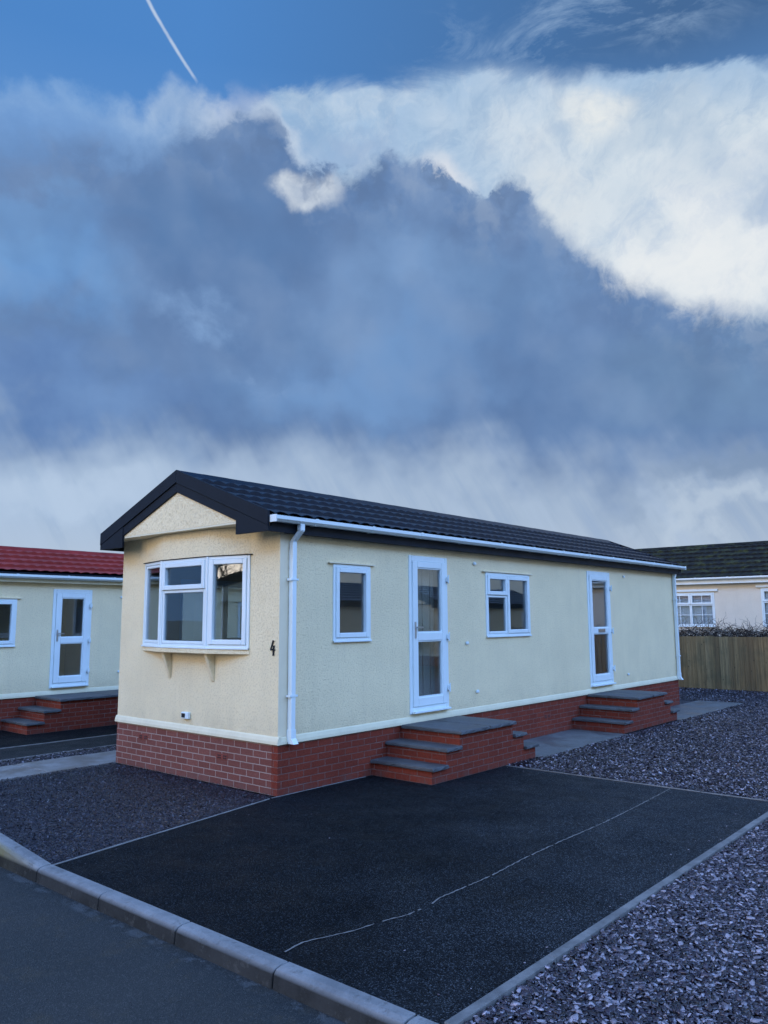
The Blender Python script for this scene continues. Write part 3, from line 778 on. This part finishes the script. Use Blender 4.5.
chips('slate_chippings', [(-2.6, 3.0, -4.22, -4.0, 40), (2.75, 3.09, -4.1, -1.0, 26), (-2.6, -.2, -.9, -.1, 9), (-2.6, 3, -4, -1, .8)], .010, .022, 'slate_chip', tilt=.05, zoff=.010, excl=lambda x, y: y < -.44 + (x + 2.74) * .166 - .02)
chips('slate_chippings', [(-2.70, 6, 4.18, 4.62, 2500)], .018, .038, 'slate_chip', full=False)

# ================================================================== FENCE, HEDGE, AERIAL
fx = 16.15
fence = empty('wooden_fence', (fx, 0, 0), label='tall fence of upright feather-edge wooden boards under a bare hedge', cat='fence')
m = MB(); y = -9.0
while y < 4.9:
    h = 1.385 + random.uniform(-.006, .006); x_ = random.uniform(-.003, .003)
    m.hexa([(-.012 + x_, y, 0), (.012, y, 0), (.012, y + .123, 0), (-.036 + x_, y + .123, 0), (-.012 + x_, y, h), (.012, y, h), (.012, y + .123, h), (-.036 + x_, y + .123, h)]); y += .125
m.build('fence_boards', 'fence_wood', fence)
m = MB()
for z in (.25, 1.10): m.box(.0125, .06, -9, 4.9, z, z + .08)
m.build('rail', 'post_wood', fence)
for y in np.arange(-8.9, 5, 2.4):
    m = MB(); m.box(.0605, .16, y, y + .1, 0, 1.42); m.build('post', 'post_wood', fence)
def twigs(n, x0, x1, y0, y1, z0, z1, up, mat, name, parent=None, r=.006, ln=(.25, .7)):
    m = MB()
    for _ in range(n):
        p = Vector((random.uniform(x0, x1), random.uniform(y0, y1), random.uniform(z0, z1)))
        d = Vector((random.gauss(0, .5), random.gauss(0, 1), random.gauss(up, .55))).normalized(); pts_ = [p.copy()]; l_ = random.uniform(*ln)
        for k in range(6):
            d = (d + Vector((random.gauss(0, .25), random.gauss(0, .3), random.gauss(-.10, .2)))).normalized(); p = p + d * l_ / 6
            p.x = min(max(p.x, x0 - .05), x1 + .2); pts_.append(p.copy())
        m.tube(pts_, r * random.uniform(.6, 1.3), 4, .002)
    return m.build(name, mat, parent)
hedge = empty('bare_hedge', (fx + .35, -2, 0), label='dark tangle of bare twigs rising just above the wooden fence', cat='hedge')
def hp(o): o.location = (0, 0, 0); return o
hx0 = -.15
m = MB(); 
for k in range(34):
    yy = -7 + k * .42 + random.uniform(-.1, .1)
    m.tube([(random.uniform(.0, .2), yy, 0), (random.uniform(.0, .2), yy + random.uniform(-.1, .1), .8), (random.uniform(.0, .2), yy + random.uniform(-.2, .2), 1.5)], .02, 5, .008)
m.build('stem', 'bramble_twig', hedge)
tw = twigs(5200, hx0, .25, -5, 7, 1.20, 1.56, -.1, 'bramble_twig', 'twigs', hedge, .007); tw['kind'] = 'stuff'
tw = twigs(330, hx0, .1, -5, 7, 1.40, 1.58, .7, 'bramble_twig', 'twigs', hedge, .006, (.2, .48)); tw['kind'] = 'stuff'
tw = twigs(420, hx0 - .04, hx0 + .04, -5, 7, 1.40, 1.55, -.1, 'lichen_twig', 'pale_twigs', hedge, .010, (.08, .22)); tw['kind'] = 'stuff'
m = MB(); m.tube([(0, 0, -.1), (0, 0, 5.15)], .022, 6); ae = m.build('tv_aerial', 'hinge_grey')
ae.location = (20.6, 10.0, 0); tag(ae, 'small television aerial poking up behind the navy roof ridge', 'aerial')
m = MB(); m.tube([(-.45, .2, 5.10), (.45, -.2, 5.05)], .013, 5)
for k in range(6): a = -.40 + k * .16; m.tube([(a - .09, -a * .44 - .2, 5.08), (a + .09, -a * .44 + .2, 5.08)], .008, 4)
m.build('aerial_array', 'hinge_grey', ae)

# ================================================================== THINGS THAT THE WINDOWS MIRROR (behind the camera)
op = empty('park_home', (-13.6, 15.5, 0), PI, label='cream park home across the road, mirrored in the bow window', cat='mobile home', group='park homes on their plots')
home_shell(op, 8.5, 4.2, .45, 2.35, [(1.0, 2.4, 1.3, 2.15), (5, 6.5, 1.3, 2.15)], 'navy_tiles', ridge_rise=.75, detail=False)
window(op, 1.0, 2.4, 1.3, 2.15, ST, [(0, .5, 0, 1, False), (.5, 1, 0, 1, True)]); window(op, 5, 6.5, 1.3, 2.15, ST, [(0, .5, 0, 1, False), (.5, 1, 0, 1, True)])
op.rotation_euler = (0, 0, PI); op.location = (-13, 17.5, 0)
o3 = copy_tree(op); o3.location = (-13, 8.3, 0); o3['label'] = 'cream park home across the road, mirrored in the right-hand bow panel'
o2 = copy_tree(op); o2.location = (17.5, -12.2, 0); o2.rotation_euler = (0, 0, PI); o2['label'] = 'cream park home on the next plot, mirrored in the side windows'
o4 = copy_tree(o2); o4.location = (28.0, -12.2, 0); o4['label'] = 'cream park home farther along the next row, mirrored in the two glazed doors'
def bare_tree(loc, h, label, seed):
    random.seed(seed); t = empty('bare_tree', loc, label=label, cat='tree', group='bare winter trees'); trunk = MB(); crown = MB()
    def grow(mb, p, d, l, r, dep):
        pts_ = [p.copy()]
        for k in range(4):
            d = (d + Vector((random.gauss(0, .12), random.gauss(0, .12), random.gauss(.05, .08)))).normalized(); p = p + d * l / 4; pts_.append(p.copy())
        mb.tube(pts_, r, 5 if dep < 2 else 4, r * .62)
        if dep < 5:
            for _ in range(3 if dep < 3 else 4):
                nd = (d + Vector((random.gauss(0, .55), random.gauss(0, .55), random.gauss(.1, .3)))).normalized()
                grow(crown, pts_[random.choice((2, 3, 4))], nd, l * random.uniform(.62, .8), r * .55, dep + 1)
    grow(trunk, Vector((0, 0, -.2)), Vector((0, 0, 1)), h * .33, h * .03, 0)
    trunk.build('trunk', 'bark', t); crown.build('crown', 'bark', t); return t
bare_tree((-28, 13.5, -.16), 7.5, 'bare winter tree across the road, mirrored in the bow window', 3)
bare_tree((-34, 21, -.16), 8.5, 'taller bare winter tree far across the road, mirrored in the bow window', 5)

# ================================================================== SKY
SUN_EL, SUN_AZ = 13.0, 283.0      # azimuth clockwise from +Y : low behind-left of the camera
w = bpy.data.worlds.new('World'); S.world = w; w.use_nodes = True
t = NT(w.node_tree); t.n.clear()
out = t.new('ShaderNodeOutputWorld'); bg_ = t.new('ShaderNodeBackground'); t.l.new(bg_.outputs[0], out.inputs[0])
WS = .10; EXPO = 0.55; bg_.inputs[1].default_value = WS
KC = 1 / (WS * 2 ** EXPO)
sky = t.new('ShaderNodeTexSky', sky_type='NISHITA'); sky.sun_disc = False; sky.sun_elevation = rad(SUN_EL); sky.sun_rotation = rad(SUN_AZ)
sky.altitude = 10; sky.air_density = 1.2; sky.dust_density = .6; sky.ozone_density = 3.0
D = t.new('ShaderNodeTexCoord').outputs['Generated']; D = t.vmath('NORMALIZE', D); sx, sy, sz = t.sep(D)
AZ0 = rad(49.24)
# rotate so that the cloud bank's centre lies at azimuth 0
rx = t.math('SUBTRACT', t.math('MULTIPLY', sx, math.cos(AZ0)), t.math('MULTIPLY', sy, math.sin(AZ0)))
ry = t.math('ADD', t.math('MULTIPLY', sx, math.sin(AZ0)), t.math('MULTIPLY', sy, math.cos(AZ0)))
A = t.math('MULTIPLY', t.math('ARCTAN2', rx, ry), 180 / PI); Ee = t.math('MULTIPLY', t.math('ARCSINE', sz), 180 / PI)
def K(c): c = srgb(*c); return tuple(x * KC for x in c)
# domain warp on the direction sphere (no seams)
wz1 = t.vmath('SUBTRACT', t.noise(D, 7, 4, .55, 1), (.5, .5, .5)); wz2 = t.vmath('SUBTRACT', t.noise(D, 22, 5, .6, 1), (.5, .5, .5))
w1 = t.sep(wz1); w2 = t.sep(wz2)
def warped(k1, k2):
    a = t.math('ADD', A, t.math('ADD', t.math('MULTIPLY', w1[0], k1), t.math('MULTIPLY', w2[0], k2)))
    e = t.math('ADD', Ee, t.math('ADD', t.math('MULTIPLY', w1[1], k1), t.math('MULTIPLY', w2[1], k2)))
    return a, e
aW, eW = warped(5, 2.2); aS, eS = warped(15, 5)
def blob(a, e, ra, re, lo=1.0, hi=.0, soft=False):
    X, Y = (aS, eS) if soft else (aW, eW)
    dx = t.math('DIVIDE', t.math('SUBTRACT', X, a), ra); dy = t.math('DIVIDE', t.math('SUBTRACT', Y, e), re)
    d = t.math('SQRT', t.math('ADD', t.math('MULTIPLY', dx, dx), t.math('MULTIPLY', dy, dy)))
    return t.mr(d, lo, hi, 0, 1, True)
def curve(a, pts_):
    n = t.new('ShaderNodeFloatCurve'); c = n.mapping.curves[0]
    P = [((x + 60) / 120, y / 60) for x, y in pts_]
    while len(c.points) < len(P): c.points.new(.5, .5)
    for q, (x, y) in zip(c.points, P): q.location = (x, y); q.handle_type = 'AUTO'
    n.mapping.update(); t.put(n.inputs['Value'], t.mr(a, -60, 60)); return t.math('MULTIPLY', n.outputs[0], 60)
fine = t.noise(D, 30, 5, .62); med = t.noise(D, 9, 4, .58)
bD = t.vmath('ADD', D, t.scale(wz2, .035)); bil = t.voro(bD, 16, 'SMOOTH_F1'); bil2 = t.noise(bD, 36, 3, .5)
def inner(c1, c2, n=med, lo=.35, hi=.68): return t.mix(t.mr(n, lo, hi), K(c1), K(c2))

# light falling on the cloud relief from the upper right
LD = (.0105, -.0121, .013)
emb = t.math('SUBTRACT', t.noise(t.vmath('ADD', D, t.scale(wz1, .05)), 5.5, 3, .45), t.noise(t.vmath('ADD', t.vmath('ADD', D, t.scale(wz1, .05)), tuple(x * 1.6 for x in LD)), 5.5, 3, .45))
relief = emb
LD2 = (.006, -.0069, .009)
bE = t.vmath('ADD', bD, LD2)
bil0 = t.math('ADD', bil, t.math('MULTIPLY', bil2, .5))
bil1 = t.math('ADD', t.voro(bE, 16, 'SMOOTH_F1'), t.math('MULTIPLY', t.noise(bE, 36, 3, .5), .5))
lump = t.math('SUBTRACT', bil1, bil0)
# clear sky
c = t.scale(sky.outputs[0], 1.0)
c = t.mix(1, c, (1.0, 1.0, 1.0), 'MULTIPLY')
front = t.math('MULTIPLY', t.mr(A, -75, -48, 0, 1, True), t.mr(A, 75, 48, 0, 1, True))
def KL(r, g, b): return (r * KC, g * KC, b * KC)
# unseen sky behind the camera: low blue glow boosted to light the walls, some cloud
op_sky = t.mix(t.mr(Ee, 60, 22, 0, 1, True), KL(.19, .42, .92), KL(2.35, 4.35, 9.2))
low_sky = t.mix(t.mr(sx, -.35, -.9, 0, 1, True), KL(.55, .70, .95), KL(1.55, 1.62, 1.72))
op_sky = t.mix(t.mr(Ee, 17, 8), op_sky, low_sky)
c = t.mix(t.math('MULTIPLY', t.math('SUBTRACT', 1, front), .85), c, op_sky)
c = t.mix(t.math('MULTIPLY', t.math('SUBTRACT', 1, front), t.mr(t.noise(D, 2.6, 4, .6), .52, .68, 0, .5)), c, KL(.7, .95, 1.5))
blue = t.mix(t.mr(A, -14, 22), K((78, 137, 206)), K((66, 103, 150)))
blue = t.mix(t.mr(Ee, 37, 29), blue, K((98, 150, 214)))
c = t.mix(t.math('MULTIPLY', front, .88), c, blue)
# thin wisps high on the right
st = t.noise(t.comb(t.math('MULTIPLY', t.math('ADD', A, t.math('MULTIPLY', Ee, .2)), .06), t.math('MULTIPLY', t.math('SUBTRACT', Ee, t.math('MULTIPLY', A, .10)), .16), 0), 2.0, 6, .70, dist=.8)
wisp = t.math('MULTIPLY', t.mr(st, .46, .74), blob(16, 38.5, 20, 4.2, 1, .1, True))
c = t.mix(t.math('MULTIPLY', wisp, .75), c, K((160, 188, 220)))
# veil of high cirrus
topc = curve(aW, [(-60, 25), (-30, 28.0), (-14, 33.4), (-9, 35.3), (-4, 36.6), (3, 37.2), (9, 37.3), (15, 36.5), (20, 35.5), (24, 35.0), (28, 34.3), (45, 29), (60, 26)])
eC = t.math('ADD', Ee, t.math('ADD', t.math('MULTIPLY', w2[1], 1.0), t.math('MULTIPLY', t.math('SUBTRACT', st, .5), 2.4)))
sheetm = t.mr(t.math('SUBTRACT', topc, eC), -.2, t.mr(med, .4, .6, .5, 1.6), 0, 1, True)
fanx = t.math('ADD', t.math('MULTIPLY', A, .8), t.math('MULTIPLY', Ee, .6)); fany = t.math('SUBTRACT', t.math('MULTIPLY', Ee, .8), t.math('MULTIPLY', A, .6))
strk = t.noise(t.vmath('ADD', t.comb(t.math('MULTIPLY', fanx, .10), t.math('MULTIPLY', fany, .22), 0), t.scale(wz1, 1.9)), 2.2, 7, .68)
cld = t.noise(t.vmath('ADD', D, t.scale(wz1, .12)), 15, 7, .68)
sc = t.mix(t.mr(aS, -10, 24, 0, 1, True), K((158, 190, 224)), K((208, 221, 232)))
sc = t.mix(t.mr(t.math('SUBTRACT', topc, eC), 3.2, .2), sc, K((160, 190, 222)))
sc = t.mix(t.mr(strk, .62, .40, 0, .42), sc, K((146, 178, 210)))
sc = t.mix(t.mr(cld, .52, .74, 0, .45), sc, K((220, 229, 236)))
sc = t.mix(t.math('MULTIPLY', blob(24.5, 25, 13, 7.5, 1, .1, True), t.mr(cld, .30, .62, .55, 1)), sc, K((230, 235, 239)))
sc = t.mix(t.math('MULTIPLY', blob(27.5, 28.4, 3.6, 2.4, 1, .2, True), .6), sc, K((160, 182, 210)))
sc = t.mix(t.math('MULTIPLY', blob(22.0, 31.5, 5.5, 1.8, 1, .1, True), .5), sc, K((178, 198, 218)))
sc = t.mix(t.mr(relief, 0, .14, 0, .25), sc, K((240, 242, 242)))
sc = t.mix(t.mr(relief, 0, -.14, 0, .40), sc, K((158, 184, 212)))
sheeta = t.math('MULTIPLY', sheetm, t.math('MULTIPLY', t.mr(aS, -17, -4, 0, 1, True), t.mr(strk, .22, .5, .80, 1)))
c = t.mix(sheeta, c, sc)
# puffy bright fringe above the bank on the left
lt = curve(aW, [(-60, 30), (-30, 32.4), (-26.6, 34.2), (-24, 34.0), (-21, 34.4), (-18.5, 34.8), (-15, 34.9), (-11, 34.6), (-8, 33.6), (-4, 31), (0, 27), (20, 20), (60, 20)])
rough2 = t.math('ADD', t.math('MULTIPLY', t.math('SUBTRACT', fine, .5), 2.4), t.math('ADD', t.math('MULTIPLY', t.math('SUBTRACT', bil, .35), -3.6), t.math('MULTIPLY', t.math('SUBTRACT', bil2, .5), -2.4)))
d1 = t.math('ADD', t.math('SUBTRACT', lt, Ee), rough2)
lm = t.mr(d1, -.7, 1.8, 0, 1, True)
bright = t.math('MULTIPLY', t.mr(t.math('ADD', d1, t.math('MULTIPLY', med, 3)), 4.6, 1.2, 0, 1, True), t.mr(cld, .38, .60, .35, 1))
lc = t.mix(bright, t.mix(t.mr(aS, -27, -10), K((112, 154, 208)), K((138, 170, 210))), t.mix(t.mr(aS, -24, -12, 0, 1, True), K((146, 182, 224)), K((196, 212, 230))))
lc = t.mix(t.mr(d1, 2.0, 6.0, 0, 1, True), lc, K((100, 142, 196)))
c = t.mix(t.math('MULTIPLY', lm, t.mr(A, 2, -8, 0, 1, True)), c, lc)
# sunlit puffs behind the dark bank
for (a, e, ra, re, col, al) in ((17.0, 33.0, 2.9, 1.15, (234, 237, 236), .8), (13.6, 29.2, 4.4, 3.0, (222, 228, 232), .6), (23, 22.6, 8, 3.4, (234, 238, 240), .7)):
    mk = blob(a, e, ra * 1.3, re * 1.3, 1, .25)
    c = t.mix(t.math('MULTIPLY', t.math('MULTIPLY', mk, al), t.mr(cld, .35, .58, .3, 1)), c, K(col))
# dark cumulus bank
dk = curve(aW, [(-60, 27), (-30, 30.8), (-24, 31.5), (-20, 31.6), (-17, 31.8), (-14.8, 32.9), (-12.6, 33.3), (-11.2, 34.3), (-9.0, 34.5), (-7.7, 33.7), (-7.1, 32.6), (-6.6, 31.3), (-4.8, 31.0), (-2.8, 31.2), (-1.2, 31.6), (1.2, 31.6), (3.2, 31.9), (5.2, 31.2), (6.6, 29.8), (7.8, 29.5), (8.9, 30.7), (10.4, 30.6), (12.2, 29.0), (14.5, 27.2), (17, 25.4), (20, 23.4), (23, 21.6), (27, 20.6), (31, 19.8), (45, 17), (60, 16)])
dd = t.math('ADD', t.math('SUBTRACT', t.math('ADD', dk, t.mr(A, 12, 4, .1, .7)), Ee), t.math('MULTIPLY', rough2, t.mr(A, 8, 16, .60, .42)))
soft = t.math('ADD', t.math('ADD', t.mr(A, -12, -26, .3, 3.2), t.mr(A, 9, 16, 0, 1.6)), t.mr(cld, .42, .62, 0, 1.6))
dm = t.mr(dd, -.15, soft, 0, 1, True)
# silver lining on the crisp crowns
rim = t.math('MULTIPLY', t.mr(dd, -1.3, -.1, 0, 1, True), t.math('MAXIMUM', t.math('MULTIPLY', blob(4.9, 31.0, 3.2, 2.4, 1, .2), .9), t.math('MULTIPLY', blob(-10, 33.6, 6, 2.6, 1, .2), .35)))
c = t.mix(rim, c, K((216, 222, 232)))
dcol = t.mix(t.mr(med, .36, .66), K((90, 124, 174)), K((106, 138, 186)))
dcol = t.mix(blob(4, 24, 16, 7, 1, .0, True), dcol, t.mix(t.mr(med, .36, .66), K((106, 142, 190)), K((122, 158, 206))))
dcol = t.mix(blob(-2, 17.5, 15, 5, 1, .0, True), dcol, K((112, 152, 204)))
dcol = t.mix(blob(24, 16.5, 15, 7, 1, .0, True), dcol, t.mix(t.mr(med, .36, .66), K((100, 132, 174)), K((114, 148, 190))))
dcol = t.mix(t.math('MULTIPLY', blob(-13, 28.0, 10, 4.2, 1, .0, True), .9), dcol, K((84, 122, 174)))
dcol = t.mix(t.math('MULTIPLY', blob(8.5, 29.0, 5, 3, 1, .1, True), .7), dcol, K((96, 124, 170)))
dcol = t.mix(blob(-26, 23, 13, 5.5, 1, .1, True), dcol, t.mix(t.mr(med, .36, .66), K((98, 146, 206)), K((112, 160, 216))))
dcol = t.mix(t.math('MULTIPLY', blob(-27, 26.8, 7, 2.2, 1, .1, True), .5), dcol, K((112, 160, 216)))
dcol = t.mix(t.math('MULTIPLY', blob(-14, 22.0, 5, 2.2, 1, .0, True), t.mr(cld, .42, .62, .25, .8)), dcol, K((132, 168, 216)))
dcol = t.mix(t.math('MULTIPLY', blob(-8, 18.5, 4, 1.6, 1, .0, True), t.mr(cld, .42, .62, .1, .7)), dcol, K((134, 166, 212)))
dcol = t.mix(t.mr(dd, 0, 1.7, .55, 0, True), dcol, K((128, 156, 196)))
dcol = t.mix(t.math('MULTIPLY', blob(-5.9, 30.2, 3.3, 1.5, 1, .45), t.mr(t.math('ADD', bil2, t.math('MULTIPLY', fine, -.4)), .45, .15, .6, 1)), dcol, K((214, 223, 234)))
c = t.mix(t.math('MULTIPLY', blob(-3.5, 32.2, 5.5, 2.2, 1, .1, True), .55), c, K((150, 174, 208)))
dcol = t.mix(t.mr(relief, 0, .12, 0, .28), dcol, K((146, 170, 206)))
dcol = t.mix(t.mr(relief, 0, -.12, 0, .34), dcol, K((78, 104, 150)))
crown = t.mr(dd, 6.5, .5, 0, 1, True)
crown = t.math('MULTIPLY', crown, t.mr(A, -16, -10, .35, 1))
dcol = t.mix(t.math('MULTIPLY', t.mr(lump, 0, .15, 0, .42), crown), dcol, K((164, 182, 208)))
dcol = t.mix(t.math('MULTIPLY', t.mr(lump, 0, -.13, 0, .45), crown), dcol, K((82, 106, 146)))
dcol = t.mix(.16, dcol, K((122, 146, 170)))
c = t.mix(t.math('MULTIPLY', dm, front), c, dcol)
c = t.mix(t.math('MULTIPLY', blob(-24, 14.8, 17, 3.8, 1, .1, True), .8), c, t.mix(t.mr(med, .36, .66), K((96, 130, 182)), K((112, 148, 198))))
# pale band under the bank with rain shafts
rain = t.noise(t.comb(t.math('MULTIPLY', t.math('ADD', A, t.math('MULTIPLY', Ee, .55)), .22), t.math('MULTIPLY', Ee, .03), 0), 1.6, 5, .6)
lowb = t.mr(t.math('ADD', Ee, t.math('ADD', t.math('MULTIPLY', w1[1], 12), t.math('ADD', t.math('MULTIPLY', t.math('SUBTRACT', rain, .5), 4), t.mr(A, 0, 26, 0, 1.9)))), 14.6, 9.0, 0, 1, True)
lcol = t.mix(t.mr(aS, -26, 26), K((172, 194, 220)), K((166, 184, 206)))
lcol = t.mix(t.mr(Ee, 7, 2.5), lcol, K((186, 200, 216)))
lcol = t.mix(t.mr(rain, .42, .66, 0, .45), lcol, K((184, 204, 230)))
lcol = t.mix(t.mr(rain, .50, .36, 0, .35), lcol, K((140, 168, 208)))
c = t.mix(t.math('MULTIPLY', t.math('MULTIPLY', lowb, front), .92), c, lcol)
c = t.mix(t.math('MULTIPLY', blob(25, 9.4, 10, 2.0, 1, .1, True), .7), c, K((124, 148, 180)))
c = t.mix(t.math('MULTIPLY', blob(24, 6.0, 9, 1.4, 1, .1, True), .6), c, K((188, 204, 222)))
c = t.mix(t.math('MULTIPLY', blob(-22, 7.6, 9, 2.6, 1, .1, True), .6), c, K((186, 206, 230)))
# contrail
P0, P1 = (-18.6, 39.8), (-14.3, 35.5)
dx_, dy_ = P1[0] - P0[0], P1[1] - P0[1]; ll = dx_ ** 2 + dy_ ** 2
wa = t.math('ADD', A, t.math('MULTIPLY', w2[0], .25)); we = t.math('ADD', Ee, t.math('MULTIPLY', w2[1], .25))
tt = t.math('DIVIDE', t.math('ADD', t.math('MULTIPLY', t.math('SUBTRACT', wa, P0[0]), dx_), t.math('MULTIPLY', t.math('SUBTRACT', we, P0[1]), dy_)), ll)
tc = t.math('MINIMUM', t.math('MAXIMUM', tt, -2.0), 1.0)
ddx = t.math('SUBTRACT', wa, t.math('ADD', t.math('MULTIPLY', tc, dx_), P0[0])); ddy = t.math('SUBTRACT', we, t.math('ADD', t.math('MULTIPLY', tc, dy_), P0[1]))
ds = t.math('SQRT', t.math('ADD', t.math('MULTIPLY', ddx, ddx), t.math('MULTIPLY', ddy, ddy)))
cm = t.mr(ds, t.math('ADD', .12, t.math('MULTIPLY', fine, .12)), .02, 0, 1, True)
c = t.mix(t.math('MULTIPLY', t.math('MULTIPLY', cm, t.mr(tt, 1.0, .9)), t.mr(fine, .3, .6, .5, .8)), c, K((200, 216, 236)))
# below horizon: dull ground colour bounce
c = t.mix(t.mr(Ee, 0, -2), c, KL(.04, .06, .08))
t.l.new(c, bg_.inputs[0])

sun = bpy.data.lights.new('Sun', 'SUN'); sun.energy = 1.0; sun.angle = rad(38); sun.color = (1.0, .80, .58)
so = bpy.data.objects.new('Sun', sun); COL.objects.link(so)
sd = Vector((math.sin(rad(SUN_AZ)) * math.cos(rad(SUN_EL)), math.cos(rad(SUN_AZ)) * math.cos(rad(SUN_EL)), math.sin(rad(SUN_EL))))
so.rotation_euler = sd.to_track_quat('Z', 'Y').to_euler(); so.location = (-10, 3, 12)

# ================================================================== CAMERA
cam = bpy.data.cameras.new('Camera'); co = bpy.data.objects.new('Camera', cam); COL.objects.link(co); S.camera = co
cam.sensor_fit = 'VERTICAL'; cam.sensor_height = 36; cam.lens = 786.18 / 1024 * 36; cam.clip_start = .05; cam.clip_end = 6000
r = Vector((0.6534219, -0.75697576, -0.00524526)); u = Vector((-0.09870534, -0.09206832, 0.99084846)); f = Vector((0.7505312, 0.64692435, 0.13487701))
M = Matrix((( r.x, u.x, -f.x, -5.9377), (r.y, u.y, -f.y, -6.6672), (r.z, u.z, -f.z, 1.9014), (0, 0, 0, 1))); co.matrix_world = M
S.render.engine = 'CYCLES'
S.view_settings.view_transform = 'Standard'; S.view_settings.look = 'None'; S.view_settings.gamma = 1; S.view_settings.exposure = EXPO
